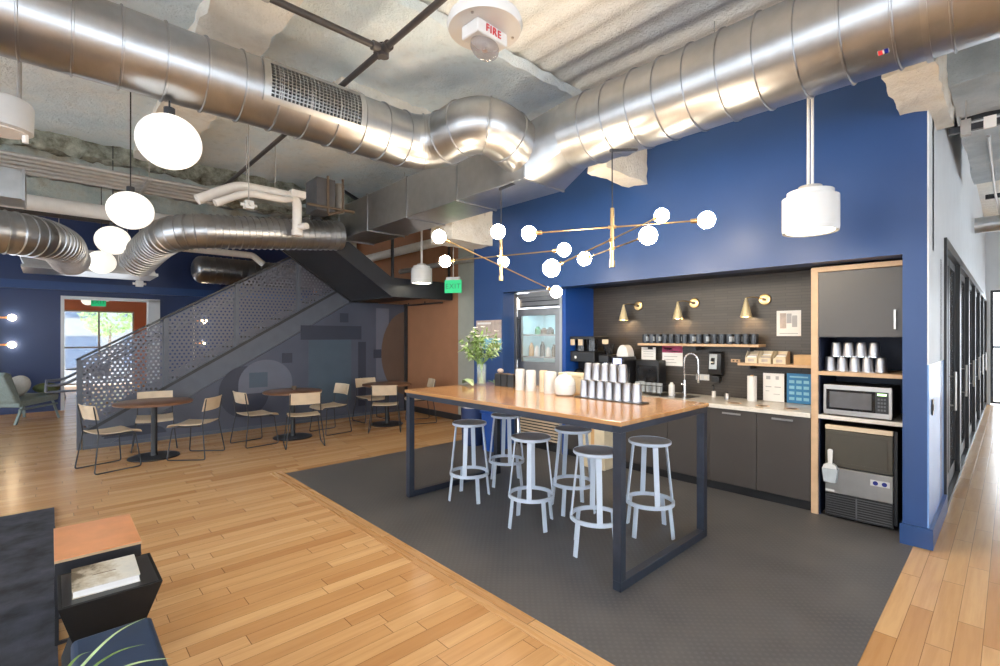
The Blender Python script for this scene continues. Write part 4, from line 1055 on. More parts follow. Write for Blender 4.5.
# mug shelf
ms = thing('wall_shelf', 'long oak shelf carrying the row of dark mugs', 'shelf', (-2.56, 5.60, 1.50))
box(-.72, .72, -.11, .115, 0, .028).build('board', 'oakwood', ms, smooth=0, bevel=.002)
for x in (-.6, .0, .6): box(x-.01, x+.01, -.05, .115, -.05, 0).build('bracket', 'steel_bk', ms, smooth=0)
NM = 16; m0 = None
for k in range(NM):
    p = (-3.21 + 1.30*k/(NM-1), 5.57, 1.5285)
    lb = 'dark mug with a pale print on the long shelf, ' + ordinal(k, NM)
    if m0 is None:
        m0 = thing('coffee_mug', lb, 'mug', p, R(70), 'dark mugs on the long shelf')
        MB().lathe([(0, 0), (.032, 0), (.040, .008), (.0415, .112), (.0385, .112), (.037, .01), (0, .008)], n=24).build('body', 'mug', m0)
        pr = MB(); vs = []
        for j in range(7):
            a = R(-125 + 55*j/6); vs += [(.0418*math.cos(a), .0418*math.sin(a), .03), (.0421*math.cos(a), .0421*math.sin(a), .085)]
        pr.add(vs, [(2*j, 2*j+2, 2*j+3, 2*j+1) for j in range(6)]); pr.build('printed_mark', 'mug_light', m0)
        MB().tube(fillet([(.038, 0, .09), (.060, 0, .085), (.060, 0, .03), (.038, 0, .025)], .015, 4), .0045, 8).build('handle', 'mug', m0)
    else: dup(m0, p, R(random.choice((-1, 1))*random.uniform(50, 85)), lb)

# low shelf on the right
ls = thing('wall_shelf', 'short oak shelf holding the tea boxes beside the oak panel', 'shelf', (-1.655, 5.60, 1.30))
box(-.40, .395, -.11, .115, 0, .028).build('board', 'oakwood', ls, smooth=0, bevel=.002)
for x in (-.3, .3): box(x-.01, x+.01, -.05, .115, -.04, 0).build('bracket', 'steel_bk', ls, smooth=0)
for k, x in enumerate((-1.93, -1.795, -1.655)):
    t = thing('tea_box', 'cream cut-front box on the short shelf, ' + ordinal(k, 3), 'box', (x, 5.60, 1.3285), 0, 'cream boxes on the short shelf')
    MB().prism([(-.07, 0), (.08, 0), (.08, .13), (.0, .13), (-.07, .06)], 'YZ', -.06, -.055).prism([(-.07, 0), (.08, 0), (.08, .13), (.0, .13), (-.07, .06)], 'YZ', .055, .06) \
        .box(-.055, .055, -.07, -.065, 0, .06).box(-.055, .055, .075, .08, 0, .13).box(-.055, .055, -.065, .075, 0, .004).build('box_body', 'cream', t, smooth=0)
    for j in range(3): box(-.045, .045, -.05+.035*j, -.03+.035*j, .006, .075+.012*j).build('tea_sachet', ('paper', 'tan_print', 'cream')[(j+k) % 3], t, smooth=0)
    box(-.03, .03, -.0715, -.07, .015, .045).build('box_label', 'tan_print', t, smooth=0)
t = thing('wooden_box', 'plain tan wooden box at the right end of the short shelf', 'box', (-1.41, 5.59, 1.3285))
MB().box(-.105, .105, -.085, -.075, 0, .10).box(-.105, .105, .075, .085, 0, .10).box(-.105, -.095, -.075, .075, 0, .10).box(.095, .105, -.075, .075, 0, .10).box(-.095, .095, -.075, .075, 0, .01).box(-.095, .095, -.075, .075, .088, .098).build('box_body', 'tan', t, smooth=0)

# items leaning below the shelf
t = thing('paper_roll', 'standing white paper roll under the short shelf', 'paper roll', (-1.93, 5.56, .9155))
MB().lathe([(.02, 0), (.047, 0), (.047, .27), (.02, .27), (.02, 0)], n=28).build('roll', 'paper', t); MB().cyl((0, 0), .016, 0, .28, 12).build('core', 'tan', t)
def poster(nm, x0, x1, z0, z1, mat, y, label, cat='sign', deco=None, th=.004):
    t = thing(nm, label, cat, ((x0+x1)/2, y, z0))
    L = x1-x0; H_ = z1-z0
    box(-L/2, L/2, -th, 0, 0, H_).build('sheet', mat, t, smooth=0)
    for (a, b, c, d, m) in (deco or []): box(-L/2+a*L, -L/2+b*L, -th-.001, -th, c*H_, d*H_).build('printed_block', m, t, smooth=0)
    return t
lines = lambda m, n, a=.12, b=.88, lo=.1, hi=.8: [(a, b - (.2 if k % 3 == 2 else 0), lo+(hi-lo)*k/n, lo+(hi-lo)*k/n+.35*(hi-lo)/n, m) for k in range(n)]
poster('counter_sign', -1.85, -1.645, .92, 1.22, 'paper', 5.66, 'white printed sign standing under the short shelf beside the paper roll', 'sign',
       [(.15, .35, .78, .9, 'grey_print'), (.6, .75, .78, .9, 'grey_print'), (.12, .4, .5, .53, 'grey_print'), (.55, .85, .5, .53, 'grey_print'), (.12, .3, .35, .37, 'grey_print'), (.5, .8, .25, .27, 'grey_print')])
poster('counter_sign', -1.62, -1.40, .92, 1.23, 'poster_blue', 5.66, 'blue printed sorting sign standing under the short shelf', 'sign',
       [(.12, .88, .86, .91, 'sky_print')] + [(.10+.3*i, .32+.3*i, .1+.19*j, .2+.19*j, 'sky_print') for i in range(3) for j in range(4)])
poster('counter_sign', -1.375, -1.28, .92, 1.22, 'green_mark', 5.66, 'narrow green and white sign tucked behind the oak panel', 'sign', [(.1, .9, .1, .6, 'paper')])
poster('wall_notice', -1.735, -1.505, 1.62, 1.89, 'paper', 5.719, 'white framed picture sheet on the tiles above the tea boxes', 'picture',
       [(.14, .40, .3, .9, 'tan_print'), (.42, .62, .5, .88, 'grey_print'), (.64, .85, .35, .8, 'grey_print'), (.12, .88, .08, .11, 'grey_print')])
poster('wall_notice', -3.06, -2.79, 1.245, 1.495, 'paper', 5.719, 'white notice with a rose header hanging under the mug shelf', 'notice',
       [(0, 1, .66, 1, 'rose'), (.12, .5, .8, .9, 'paper'), (.2, .8, .70, .74, 'tan_print'), (.1, .75, .45, .48, 'grey_print'), (.1, .6, .3, .33, 'grey_print'), (.1, .7, .15, .18, 'grey_print')])
poster('wall_poster', -5.72, -5.15, 1.42, 1.86, 'tan_print', YK-.001, 'poster with a tan top and pale blue foot on the blue wall behind the flowers', 'poster',
       [(.0, 1, .0, .38, 'sky_print'), (.05, .6, .86, .93, 'paper'), (.55, .9, .05, .2, 'paper'), (.1, .5, .42, .5, 'paper')])
# soap dispenser, outlet
t = thing('soap_dispenser', 'grey and black wall soap dispenser right of the rose notice', 'dispenser', (-2.36, 5.719, 1.15))
MB().prism([(0, 0), (-.09, .02), (-.11, .08), (-.09, .27), (-.03, .29), (0, .29)], 'YZ', -.075, .075).build('housing', 'black', t, bevel=.008)
MB().prism([(-.093, .09), (-.112, .085), (-.095, .255), (-.08, .27)], 'YZ', -.06, .03).build('front_cover', 'mug_light', t, bevel=.004)
MB().prism([(-.095, .15), (-.118, .14), (-.112, .20), (-.095, .22)], 'YZ', -.035, .005).build('sight_window', 'dark_glass', t)
MB().box(-.045, .045, -.08, -.01, -.07, 0).build('drip_nozzle', 'black', t, smooth=0, bevel=.004)
t = thing('wall_outlet', 'white double outlet on the tiles right of the faucet', 'outlet', (-2.60+.06, 5.719, 1.09))
box(-.08, .08, -.008, 0, 0, .07).build('plate', 'white', t, smooth=0, bevel=.002)
for x in (-.04, .04): box(x-.02, x+.02, -.010, -.008, .015, .055).build('socket', 'pipe_white', t, smooth=0)
t = thing('wall_outlet', 'small tan outlet cover left of the short shelf', 'outlet', (-2.16, 5.719, 1.32))
box(-.05, .05, -.01, 0, 0, .035).build('plate', 'oakwood', t, smooth=0, bevel=.002)
for x in (-.02, .02): box(x-.01, x+.01, -.012, -.01, .008, .027).build('socket', 'dark_wood', t, smooth=0)
# cone lamps with round brass mounts
k0 = None
for k, (xc, xd) in enumerate(((-3.56, -3.40), (-2.80, -2.64), (-2.0, -1.85))):
    lb = 'gold cone wall lamp and brass disc, ' + ['above the coffee machines', 'middle of the three', 'above the right end of the mugs'][k]
    if k0 is None:
        k0 = thing('cone_wall_lamp', lb, 'wall lamp', (xd, 5.72, 2.02), 0, 'cone wall lamps on the tiles')
        MB().lathe([(0, 0), (.058, 0), (.062, .01), (.055, .02), (.03, .024), (0, .024)], (0, 0, 0), 32, 'Y').build('mount_disc', 'brass', k0)
        MB().lathe([(.0, .024), (.016, .024), (.016, .06), (0, .06)], (0, 0, 0), 16, 'Y').build('knob', 'dark_wood', k0)
        MB().tube(fillet([(0, -.05, 0), (-.08, -.10, .03), (-.155, -.12, .02)], .03, 4), .005, 8).build('arm', 'brass', k0)
        MB().lathe([(.010, .02), (.062, -.19), (.058, -.19), (.006, .012)], (-.155, -.12, 0), 28).build('cone_shade', 'gold', k0)
        MB().sphere((-.155, -.12, -.165), .028, 14, 8).build('bulb', 'cone_bulb', k0)
    else: dup(k0, (xd, 5.72, 2.02), 0, lb)

# refrigerator behind steel frame
fg = thing('refrigerator', 'built-in glass-door steel refrigerator left of the bright blue panel', 'refrigerator', (-4.66, 5.09, .0065))
MB().box(-.46, -.42, 0, .03, 0, 2.24).box(.42, .465, 0, .03, 0, 2.24).box(-.42, .42, 0, .03, 2.19, 2.24).build('trim_frame', 'steel', fg, smooth=0)
MB().box(-.41, .41, .06, .09, 2.03, 2.18).box(-.41, .41, .03, .06, 2.16, 2.19).build('top_panel', 'steel_mid', fg, smooth=0)
for z in (2.05, 2.12): box(-.36, .36, .052, .06, z-.006, z+.006).build('vent_slot', 'black', fg, smooth=0)
MB().box(-.41, -.33, .02, .06, .50, 2.01).box(.33, .41, .02, .06, .50, 2.01).box(-.33, .33, .02, .06, 1.91, 2.01).box(-.33, .33, .02, .06, .50, 1.24).build('door', 'steel_mid', fg, smooth=0, bevel=.003)
box(-.33, .33, .035, .04, 1.24, 1.91).build('door_glass', 'glass', fg, smooth=0)
MB().tube([(-.37, -.02, 1.26), (-.37, -.02, 1.90)], .012, 8).tube([(-.37, -.02, 1.3), (-.37, .02, 1.3)], .008, 8).tube([(-.37, -.02, 1.86), (-.37, .02, 1.86)], .008, 8).build('handle', 'black_metal', fg)
MB().box(-.40, .40, .58, .60, .48, 2.0).box(-.40, -.385, .07, .58, .48, 2.0).box(.385, .40, .07, .58, .48, 2.0).box(-.385, .385, .07, .58, 1.985, 2.0).box(-.385, .385, .07, .58, .48, .495).build('liner', 'fridge_in', fg, smooth=0)
box(-.3, .3, .09, .13, 1.965, 1.984).build('light_strip', 'fridge_light', fg, smooth=0)
for z in (1.62, 1.30): box(-.38, .38, .10, .56, z, z+.012).build('shelf', 'glass', fg, smooth=0)
for z in (1.62, 1.30): box(-.38, .38, .09, .10, z-.005, z+.018).build('shelf_edge', 'steel', fg, smooth=0)
gb = MB().box(-.41, .41, .06, .5, .10, .48); gb.build('machine_housing', 'black', fg, smooth=0)
for k in range(8):
    box(-.39, .39, .03, .055, .13+.042*k, .15+.042*k).build('louvre', 'ply', fg, smooth=0)
MB().box(-.41, .41, .03, .4, 0, .10).build('kick_plate', 'black', fg, smooth=0)
items = [(-.12, 1.633, .12, .045, 'green_mark'), (0, 1.633, .10, .05, 'dark_wood'), (.12, 1.633, .11, .05, 'black')] + [(-.25+.11*k, 1.313, (.20, .16, .22, .14, .18)[k], .038, ('tan', 'white', 'black', 'paper', 'dark_wood')[k]) for k in range(5)]
for i, (x, z, h, r, m) in enumerate(items):
    o = MB().lathe([(0, 0), (r, 0), (r, h*.7), (r*.5, h*.88), (r*.5, h), (0, h)], n=18).build('bottle', m, loc=(-4.66+x, 5.25, .0065+z))
    tag(o, ('bottle on the upper shelf inside the refrigerator, ' + ordinal(i, 3)) if i < 3 else ('bottle on the lower shelf inside the refrigerator, ' + ordinal(i-3, 5)), 'bottle', 'bottles in the refrigerator')
cbx = thing('cardboard_box', 'cream cardboard box on the mat in front of the left base cabinets', 'box', (-3.50, 4.93, .0065))
MB().box(-.17, .17, -.10, .10, 0, .58).build('carton', 'cream', cbx, smooth=0, bevel=.004)
MB().box(-.025, .025, -.101, -.1, 0, .58).box(-.17, .17, -.003, .003, .58, .582).build('tape', 'tan', cbx, smooth=0)
bn = thing('recycling_bin', 'bright blue bin at the foot of the blue wall behind the stools', 'bin', (-5.02, 4.62, .0065))
MB().prism([(-.10, 0), (.10, 0), (.13, .52), (-.13, .52)], 'XZ', -.16, .16).build('tub', 'blue_in', bn, bevel=.01)
MB().box(-.145, .145, -.18, .18, .52, .56).build('rim', 'blue_in', bn, bevel=.008)
bn2 = thing('waste_bin', 'dark navy bin with a steel lid left of the bright blue bin', 'bin', (-5.52, 4.62, .0065))
MB().lathe([(0, 0), (.16, 0), (.18, .55), (0, .55)], n=32).build('tub', 'navy', bn2)
MB().lathe([(.182, .55), (.182, .60), (.12, .64), (0, .65)], n=32).build('lid', 'steel', bn2)

# ================================================================== TALL CABINET
tc = thing('tall_cabinet', 'tall oak-framed cabinet unit with a grey upper door and open niches', 'cabinet', (-.925, yF, .0065))
XL, XR = -.325, .325
MB().box(XL-.005, XL+.05, 0, .62, 0, 2.235).build('side_panel', 'oakwood', tc, smooth=0, bevel=.002)
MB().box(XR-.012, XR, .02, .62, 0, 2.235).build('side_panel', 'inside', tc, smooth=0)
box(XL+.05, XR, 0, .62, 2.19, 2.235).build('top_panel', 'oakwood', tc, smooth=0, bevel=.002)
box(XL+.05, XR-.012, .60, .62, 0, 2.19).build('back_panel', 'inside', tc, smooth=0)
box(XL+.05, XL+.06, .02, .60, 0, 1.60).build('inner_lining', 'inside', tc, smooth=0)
d = box(XL+.052, XR-.004, 0, .02, 1.605, 2.185).build('upper_door', 'cab_up', tc, smooth=0, bevel=.002)
MB().box(.262, .276, -.028, -.016, 1.67, 1.83).box(.265, .273, -.016, 0, 1.68, 1.69).box(.265, .273, -.016, 0, 1.81, 1.82).build('handle', 'steel', d, smooth=0)
box(XL+.06, XR-.012, .03, .60, 1.60, 1.615).build('cabinet_floor', 'inside', tc, smooth=0)
box(XL+.05, XR-.004, 0, .60, 1.262, 1.296).build('shelf', 'oakwood', tc, smooth=0, bevel=.002)
box(XL+.05, XR-.004, 0, .60, .870, .905).build('shelf', 'counter', tc, smooth=0, bevel=.002)

mwv = thing('microwave', 'stainless steel microwave with a black door in the cabinet niche', 'microwave', (-.915, yF, .912))
MB().box(-.245, .235, .04, .42, .012, .275).build('casing', 'black', mwv, smooth=0, bevel=.004)
MB().box(-.245, .235, .012, .04, .012, .055).box(-.245, .235, .012, .04, .235, .275).box(-.245, -.225, .012, .04, .055, .235).box(.215, .235, .012, .04, .055, .235).build('front_frame', 'steel', mwv, smooth=0, bevel=.002)
box(-.225, .125, .015, .04, .055, .235).build('door_window', 'dark_glass', mwv, smooth=0)
box(-.20, .10, .012, .015, .075, .215).build('door_mesh', 'grill', mwv, smooth=0)
cp_ = box(.127, .215, .014, .04, .055, .235).build('control_panel', 'black', mwv, smooth=0)
box(.14, .20, .010, .014, .205, .222).build('display', 'lcd', cp_, smooth=0)
for i in range(4):
    for j in range(3): box(.142+.02*j, .156+.02*j, .012, .014, .075+.03*i, .092+.03*i).build('key', 'grill', cp_, smooth=0)
for x in (-.22, .21):
    MB().cyl((x, .08), .012, 0, .012, 10).build('foot', 'black', mwv)
    MB().cyl((x, .38), .012, 0, .012, 10).build('foot', 'black', mwv)
im = thing('ice_machine', 'under-counter ice machine with a brown-grey bin door and steel front', 'ice machine', (-.905, yF, .0065))
MB().box(-.245, .262, .03, .58, .04, .82).build('casing', 'black', im, smooth=0, bevel=.004)
MB().box(-.24, .235, -.005, .03, .785, .825).build('top_trim', 'ply', im, smooth=0, bevel=.004)
dd = MB().box(-.24, .235, -.002, .03, .46, .78).build('bin_door', 'ice_door', im, smooth=0, bevel=.006)
MB().box(-.20, .20, -.005, -.002, .50, .745).build('door_recess', 'ice_door', dd, smooth=0, bevel=.002)
MB().box(-.24, .235, -.004, .03, .225, .45).build('front_panel', 'steel', im, smooth=0, bevel=.003)
MB().box(-.24, .235, .005, .03, .02, .22).build('grille_back', 'black', im, smooth=0)
gm = MB()
for k in range(9):
    z = .205 - .021*k; gm.bar((-.005, .0, z), (.228, .0, z), .005, .006)
    gm.bar((-.23, .0, z), (-.02, .0, z), .005, .003)
gm.box(-.018, -.008, -.003, .005, .03, .21)
gm.build('grille', 'grill', im, smooth=0)
for x in (.10, .16):
    o = MB().lathe([(0, 0), (.016, 0), (.018, .004), (0, .004)], (0, 0, 0), 20, 'Y').build('badge', 'badge', im, loc=(x+.02, -.0045, .375))
box(.085, .215, -.0055, -.004, .350, .40).build('badge_plate', 'white', im, smooth=0, bevel=.002)
for ch in im.children:
    if ch.name.startswith('badge') and 'plate' not in ch.name: ch.location.y = -.0058
box(-.235, -.17, -.006, -.004, .235, .252).build('maker_mark', 'white', im, smooth=0)
for x in (-.2, .2): MB().cyl((x, .1), .018, 0, .04, 10).build('foot', 'black', im)
for x in (-.2, .2): MB().cyl((x, .5), .018, 0, .04, 10).build('foot', 'black', im)
sh = thing('ice_scoop', 'white ice scoop standing in its holder on the front of the ice machine', 'scoop', (-1.10, yF-.03, .36))
MB().prism([(-.045, -.03), (.045, -.03), (.06, .09), (-.06, .09)], 'XZ', -.03, .024).build('holder', 'mug_light', sh, bevel=.004)
MB().prism([(-.055, .09), (.055, .09), (.045, .12), (.02, .135), (-.02, .135), (-.045, .12)], 'XZ', -.028, .02).build('scoop_bowl', 'white', sh, bevel=.004)
MB().prism([(-.016, .13), (.016, .13), (.02, .25), (.01, .26), (-.01, .26), (-.02, .25)], 'XZ', -.012, .004).build('scoop_handle', 'white', sh, bevel=.003)

# inverted steel cups
def steel_cup(loc, label, group, h=.130, r0=.045, r1=.036):
    t = thing('steel_cup', label, 'cup', loc, 0, group)
    MB().lathe([(r0-.002, 0), (r0, 0), (r0, .006), (r1, h-.012), (r1-.003, h-.003), (r1-.006, h), (r1-.009, h-.004), (0, h-.004)], n=28).build('body', 'cup', t)
    MB().lathe([(r0-.002, .0), (r0+.0018, .001), (r0+.0018, .006), (r0-.001, .007)], n=28).build('rim', 'chrome', t)
    return t
q0 = steel_cup((-1.135, 5.20, 1.3035), 'inverted steel cup in the bottom row in the tall cabinet niche, leftmost', 'steel cups in the tall cabinet')
for k in range(1, 5): dup(q0, (-1.135+.092*k, 5.20, 1.3035), 0, 'inverted steel cup in the bottom row in the tall cabinet niche, ' + ordinal(k, 5))
for k in range(4): dup(q0, (-1.089+.092*k, 5.20, 1.3035+.1305), 0, 'inverted steel cup in the top row in the tall cabinet niche, ' + ordinal(k, 4))
ZT = 1.0805
HH = .150
u0 = steel_cup((-2.578, 3.44, ZT+.0075), 'inverted steel cup in the bottom row on the high table, leftmost', 'steel cups on the high table', .148, .042, .034)
for k in range(1, 7): dup(u0, (-2.578+.0862*k, 3.44, ZT+.0075), 0, 'inverted steel cup in the bottom row on the high table, ' + ordinal(k, 7))
for k in range(6):
    if k == 5: continue
    dup(u0, (-2.535+.0862*k, 3.44, ZT+.0075+.1485), 0, 'inverted steel cup in the top row on the high table, ' + ordinal(k, 5))
ty = thing('serving_tray', 'flat dark tray under the steel cups on the high table', 'tray', (-2.32, 3.44, ZT))
MB().prism([(-.32, -.07), (.32, -.07), (.34, -.05), (.34, .05), (.32, .07), (-.32, .07), (-.34, .05), (-.34, -.05)], 'XY', 0, .007).build('base', 'black', ty, bevel=.001)

# white items
def paper_stack(loc, r, h, label, mat='ceramic'):
    t = thing('cup_stack', label, 'cups', loc, 0, 'white stacks on the high table')
    prof = [(0, 0)]
    n = 9
    for k in range(n): z = h*k/n; prof += [(r, z), (r, z + h/n*.45), (r*.955, z + h/n*.5), (r*.955, z + h/n*.98)]
    prof += [(r*.8, h), (0, h)]
    MB().lathe(prof, n=32).build('stacked_cups', mat, t)
    MB().lathe([(r*.80, h), (r*.82, h+.004), (r*.75, h+.004), (r*.75, h)], n=32).build('base_rim', mat, t)
    return t
paper_stack((-3.375, 3.44, ZT), .048, .205, 'upside-down stack of white cups, leftmost of the white stacks on the table')
paper_stack((-3.235, 3.45, ZT), .050, .20, 'upside-down stack of white cups, second of the white stacks on the table')
paper_stack((-3.115, 3.50, ZT), .040, .20, 'cream stack of cups between the two white stacks', 'cream')
paper_stack((-2.985, 3.45, ZT), .060, .20, 'wide upside-down stack of white cups left of the domed white jar')
jr = thing('domed_jar', 'round white ceramic jar with a domed lid beside the steel cups', 'jar', (-2.79, 3.43, ZT))
MB().lathe([(0, 0), (.07, 0), (.09, .012), (.097, .05), (.095, .09), (0, .09)], n=40).build('body', 'ceramic', jr)
MB().lathe([(.097, .092), (.095, .12), (.082, .155), (.055, .18), (.02, .19), (.02, .20), (0, .202)], n=40).build('lid', 'ceramic', jr)
bx_ = thing('storage_box', 'pale cream box behind the domed white jar on the high table', 'box', (-2.84, 3.63, ZT))
MB().box(-.14, .14, -.06, .06, 0, .16).build('box_body', 'cream', bx_, bevel=.006)
MB().box(-.145, .145, -.065, .065, .16, .19).build('lid', 'cream', bx_, bevel=.006)
b0 = None
for k in range(3):
    lb = 'small black open caddy on the high table, ' + ['leftmost, holding a brown bag', 'middle of the three', 'rightmost, next to the white stacks'][k]
    p = (-3.80+.10*k, 3.57, ZT)
    if b0 is None:
        b0 = thing('black_caddy', lb, 'caddy', p, 0, 'black caddies on the high table')
        MB().box(-.045, .045, -.045, -.041, 0, .13).box(-.045, .045, .041, .045, 0, .13).box(-.045, -.041, -.041, .041, 0, .13).box(.041, .045, -.041, .041, 0, .13).box(-.041, .041, -.041, .041, 0, .004).build('box_body', 'black', b0, smooth=0)
        box(-.036, .036, -.036, .036, .005, .138).build('contents', 'dark_wood', b0, smooth=0, bevel=.006)
    else: dup(b0, p, 0, lb)
bg = MB().sphere((0, 0, 0), .036, 14, 8, .7).build('paper_bag', 'tan_print', loc=(-3.80, 3.57, ZT+.162)); tag(bg, 'crumpled brown bag sticking out of the leftmost black caddy', 'bag')

# vase with flowers
vp = (-4.00, 3.47, ZT)
vs_ = thing('glass_vase', 'clear glass vase of stems on the left end of the high table', 'vase', vp)
MB().lathe([(0, 0), (.045, 0), (.050, .01), (.052, .23), (.048, .23), (.046, .02), (0, .015)], n=32).build('vessel', 'vase', vs_)
MB().cyl((0, 0), .0455, .016, .15, 24).build('water', 'vase', vs_)
bq = thing('flower_bouquet', 'bouquet of green foliage and white flowers in the glass vase', 'flowers', (vp[0], vp[1], ZT+.02))
rnd = random.Random(3)
stems = MB(); tips = []
for k in range(22):
    a = rnd.uniform(0, 2*PI); rr = rnd.uniform(.03, .25); h = rnd.uniform(.36, .66) - rr*.35
    p0 = (-.025*math.cos(a), -.025*math.sin(a), .0); p1 = (.02*math.cos(a), .02*math.sin(a), .21); p2 = (rr*.6*math.cos(a), rr*.6*math.sin(a), .21 + (h-.21)*.55); p3 = (rr*math.cos(a), rr*math.sin(a), h)
    stems.tube([p0, p1, p2, p3], .0028, 5); tips.append((Vector(p2), Vector(p3)))
stems.build('stems', 'leaf', bq)
def leaf(mb, p, d, L, wd, n_=None):
    d = d.normalized(); s = d.cross(Vector((0, 0, 1))); s = s.normalized() if s.length > .01 else Vector((1, 0, 0)); u = s.cross(d)
    s = (s + u*rnd.uniform(-.8, .8)).normalized(); u = s.cross(d)
    pts = [(0, .0), (.25, .8), (.5, 1.0), (.78, .6), (1, 0)]
    vs = []
    for t_, w_ in pts:
        c = p + d*L*t_ - Vector((0, 0, 1))*L*.25*t_*t_
        vs += [c + s*wd*w_/2, c + u*wd*.12*w_ , c - s*wd*w_/2]
    fs = []
    for i in range(4): fs += [(3*i, 3*i+3, 3*i+4, 3*i+1), (3*i+1, 3*i+4, 3*i+5, 3*i+2)]
    mb.add(vs, fs)
for mt, cnt in (('leaf', 330), ('leaf_pale', 220)):
    mb = MB()
    for k in range(cnt):
        a, b = rnd.choice(tips); t_ = rnd.uniform(-.35, 1.0); p = a.lerp(b, t_)
        d = Vector((rnd.gauss(0, 1), rnd.gauss(0, 1), rnd.gauss(.3, .8)))
        leaf(mb, p, d, rnd.uniform(.04, .085), rnd.uniform(.014, .026))
    o = mb.build('foliage', mt, bq); o['kind'] = 'stuff'
for k in range(13):
    a, b = tips[k]; mb = MB(); c = b + Vector((0, 0, .008))
    for j in range(6):
        th = 2*PI*j/6 + rnd.random(); leaf(mb, c, Vector((math.cos(th), math.sin(th), .7)), .036, .022)
    mb.sphere(c + Vector((0, 0, .006)), .008, 8, 6)
    mb.build('blossom', 'petal', bq)
lf = MB(); P_ = Vector((0, 0, 0))
vs = []
for i in range(9):
    t_ = i/8; c = Vector((-.06, -.05, 0)) * 0 + Vector((-.16 + .30*t_, .10 - .10*t_, .012 + .055*math.sin(PI*t_))); w_ = .05*math.sin(PI*min(1, t_*.96+.02))
    for s, hh in ((-1, 0), (0, .012), (1, 0)): vs.append(c + Vector((.35*w_*s, w_*s, hh)))
lf.add(vs, [q for i in range(8) for q in ((3*i, 3*i+1, 3*i+4, 3*i+3), (3*i+1, 3*i+2, 3*i+5, 3*i+4))])
o = lf.build('fallen_leaf', 'leaf_pale', loc=(-4.03, 3.26, ZT)); tag(o, 'broad green leaf lying on the table left of the vase', 'leaf')
sdf = o.modifiers.new('thick', 'SOLIDIFY'); sdf.thickness = .002
lf = MB()
for k in range(4): leaf(lf, Vector((0, 0, .01)), Vector((math.cos(k*1.3), math.sin(k*1.3), .7)), .11, .035)
lf.tube([(0, 0, 0), (0, 0, .012)], .01, 8)
o = lf.build('leaf_sprig', 'leaf', loc=(-3.94, 3.62, ZT)); tag(o, 'small green sprig on the table between the vase and the black caddies', 'leaf')
"""light switch"""
t = thing('wall_switch', 'black switch plate on the pale blue corridor wall', 'switch', (-.43, 5.06, 1.0))
box(0, .008, -.035, .035, 0, .12).build('plate', 'black', t, smooth=0, bevel=.002); box(.008, .012, -.015, .015, .035, .085).build('rocker', 'grill', t, smooth=0)

# ================================================================== FOREGROUND, LOWER LEFT
rug = box(-6.15, -1.2, -2.6, .03, .0005, .014).build('rug', 'rug', smooth=0); tag(rug, 'worn charcoal area rug in the lower left corner', 'rug')
ctb = thing('side_table', 'low side table with a copper top and dark thin frame', 'side table', (-3.667, .198, .0))
box(-.282, .282, -.182, .182, .440, .452).build('tabletop_edge', 'oakwood', ctb, smooth=0)
box(-.282, .282, -.182, .182, .452, .460).build('tabletop', 'copper', ctb, smooth=0, bevel=.002)
for sx in (-1, 1):
    for sy in (-1, 1): 
        z0 = .0145 if sy < 0 else .0
        box(sx*.272-.008, sx*.272+.008, sy*.172-.008, sy*.172+.008, .0145, .37).build('leg', 'black_metal', ctb, smooth=0)
    box(sx*.272-.008, sx*.272+.008, -.164, .164, .0145, .03).build('floor_bar', 'black_metal', ctb, smooth=0)
MB().box(-.28, .28, -.18, -.164, .37, .44).box(-.28, .28, .164, .18, .37, .44).box(-.28, -.264, -.164, .164, .37, .44).box(.264, .28, -.164, .164, .37, .44).build('top_frame', 'black_metal', ctb, smooth=0)
box(-.264, .264, -.164, .164, .14, .15).build('lower_shelf', 'black_metal', ctb, smooth=0)
hx_ = thing('faceted_stool', 'black faceted hourglass side stool holding a book', 'side table', (-3.06, .21, .0))
def frus(mb, x0, x1, y0, y1, z0, X0, X1, Y0, Y1, z1):
    mb.add([(x0,y0,z0),(x1,y0,z0),(x1,y1,z0),(x0,y1,z0),(X0,Y0,z1),(X1,Y0,z1),(X1,Y1,z1),(X0,Y1,z1)], [(0,3,2,1),(4,5,6,7),(0,1,5,4),(1,2,6,5),(2,3,7,6),(3,0,4,7)])
mb = MB(); frus(mb, -.13, .06, -.13, .14, .17, -.21, .21, -.185, .195, .42); mb.build('upper_body', 'matte_black', hx_, smooth=0, bevel=.002)
mb = MB(); frus(mb, -.19, .17, -.17, .18, .0145, -.13, .06, -.13, .14, .17); mb.build('lower_body', 'matte_black', hx_, smooth=0, bevel=.002)
box(-.195, .195, -.17, .18, .42, .4215).build('top_sheet', 'black', hx_, smooth=0)
bk_ = thing('book', 'thick book with a pale landscape cover lying on the black stool', 'book', (-3.06, .20, .4222), R(-1))
g = NG('book_cover'); o = g.obj(); f = g.noise(o, 9, 6, .7); xx, yy, zz = g.sep(o)
g.set(Base_Color=g.ramp(g.math('ADD', f, g.math('MULTIPLY', yy, 1.6)), [(.30, (.12, .09, .05)), (.42, (.50, .44, .34)), (.6, (.74, .72, .66)), (.8, (.62, .63, .60))]), Roughness=.4); M['cover'] = g.m
box(-.145, .145, -.125, .125, 0, .003).box(-.145, .145, -.125, .125, .032, .035).box(-.145, -.141, -.125, .125, .003, .032).build('cover', 'cover', bk_, smooth=0)
box(-.141, .141, -.121, .121, .003, .032).build('pages', 'paper', bk_, smooth=0)
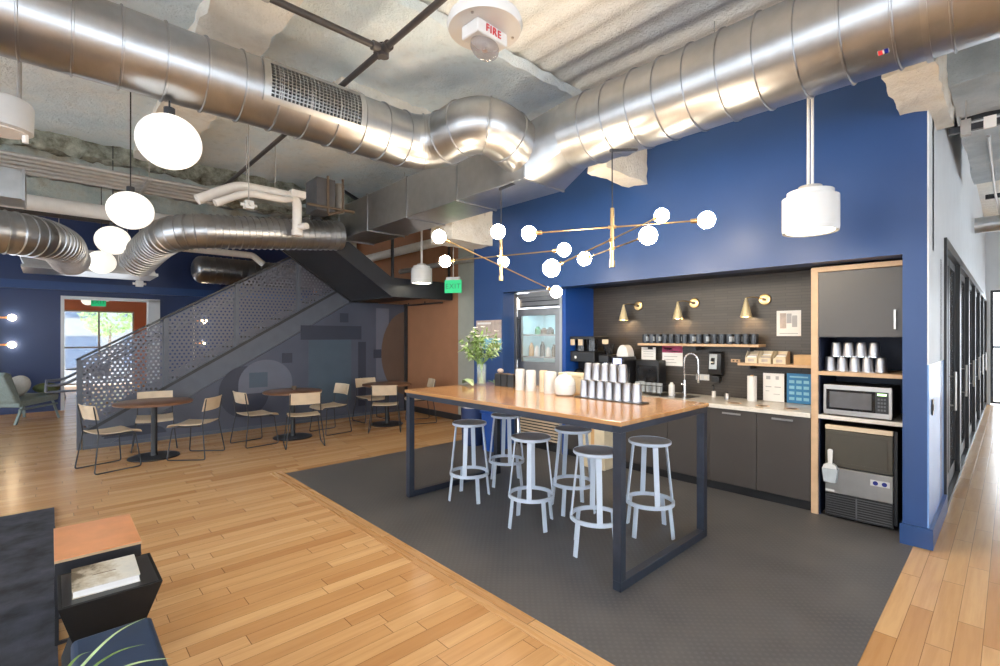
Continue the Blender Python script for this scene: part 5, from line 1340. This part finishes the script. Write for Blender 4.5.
box(.0, .006, -.05, .04, .035, .0356).build('title_line', 'dark_wood', bk_, smooth=0)
bn = thing('blue_bench', 'narrow blue padded bench at the bottom left edge in front of the black stool', 'bench', (-1.98, .19, .0))
MB().box(-.60, .60, -.13, .135, .12, .40).build('cushion', 'bench', bn, bevel=.02, seg=3)
MB().box(-.56, .56, -.11, .11, .09, .12).build('frame', 'black_metal', bn, smooth=0)
for sx in (-1, 1):
    for sy in (-.08, .08): box(sx*.5-.02, sx*.5+.02, sy-.02, sy+.02, .0145, .09).build('leg', 'black_metal', bn, smooth=0)
pt = thing('potted_plant', 'plant with long arching green blades at the bottom left edge', 'plant', (-2.0, -.02, .402))
MB().lathe([(0, 0), (.05, 0), (.065, .07), (.06, .07), (.055, .06), (0, .06)], n=28).build('pot', 'ceramic', pt)
MB().cyl((0, 0), .054, .058, .064, 20).build('soil', 'soil', pt)
def blade(mb, az, L, H0, wd, droop):
    vs = []
    d = Vector((math.cos(az), math.sin(az), 0)); s = Vector((-d.y, d.x, 0))
    for i in range(15):
        t_ = i/14; c = d*L*t_ + Vector((0, 0, .062 + H0*math.sin(PI*.5*min(1, t_*1.25)) - droop*t_**2.6)); w_ = wd*(1-t_)**.6*(.6+.4*min(1, t_*5))
        vs += [c + s*w_/2, c + Vector((0, 0, -.25*w_)), c - s*w_/2]
    mb.add(vs, [q for i in range(14) for q in ((3*i, 3*i+1, 3*i+4, 3*i+3), (3*i+1, 3*i+2, 3*i+5, 3*i+4))])
for az, L, H0, wd, dr_, mt in ((R(115), .30, .10, .02, .05, 'leaf'), (R(128), .36, .13, .018, .03, 'leaf_pale'), (R(88), .33, .09, .022, .05, 'leaf_pale'), (R(60), .30, .12, .02, .08, 'leaf'),
                               (R(150), .26, .10, .018, .06, 'leaf'), (R(200), .28, .14, .02, .10, 'leaf'), (R(250), .3, .12, .02, .09, 'leaf_pale'), (R(310), .28, .14, .02, .08, 'leaf'), (R(15), .28, .12, .02, .08, 'leaf')):
    mb = MB(); blade(mb, az, L, H0, wd, dr_); o = mb.build('blade', mt, pt)
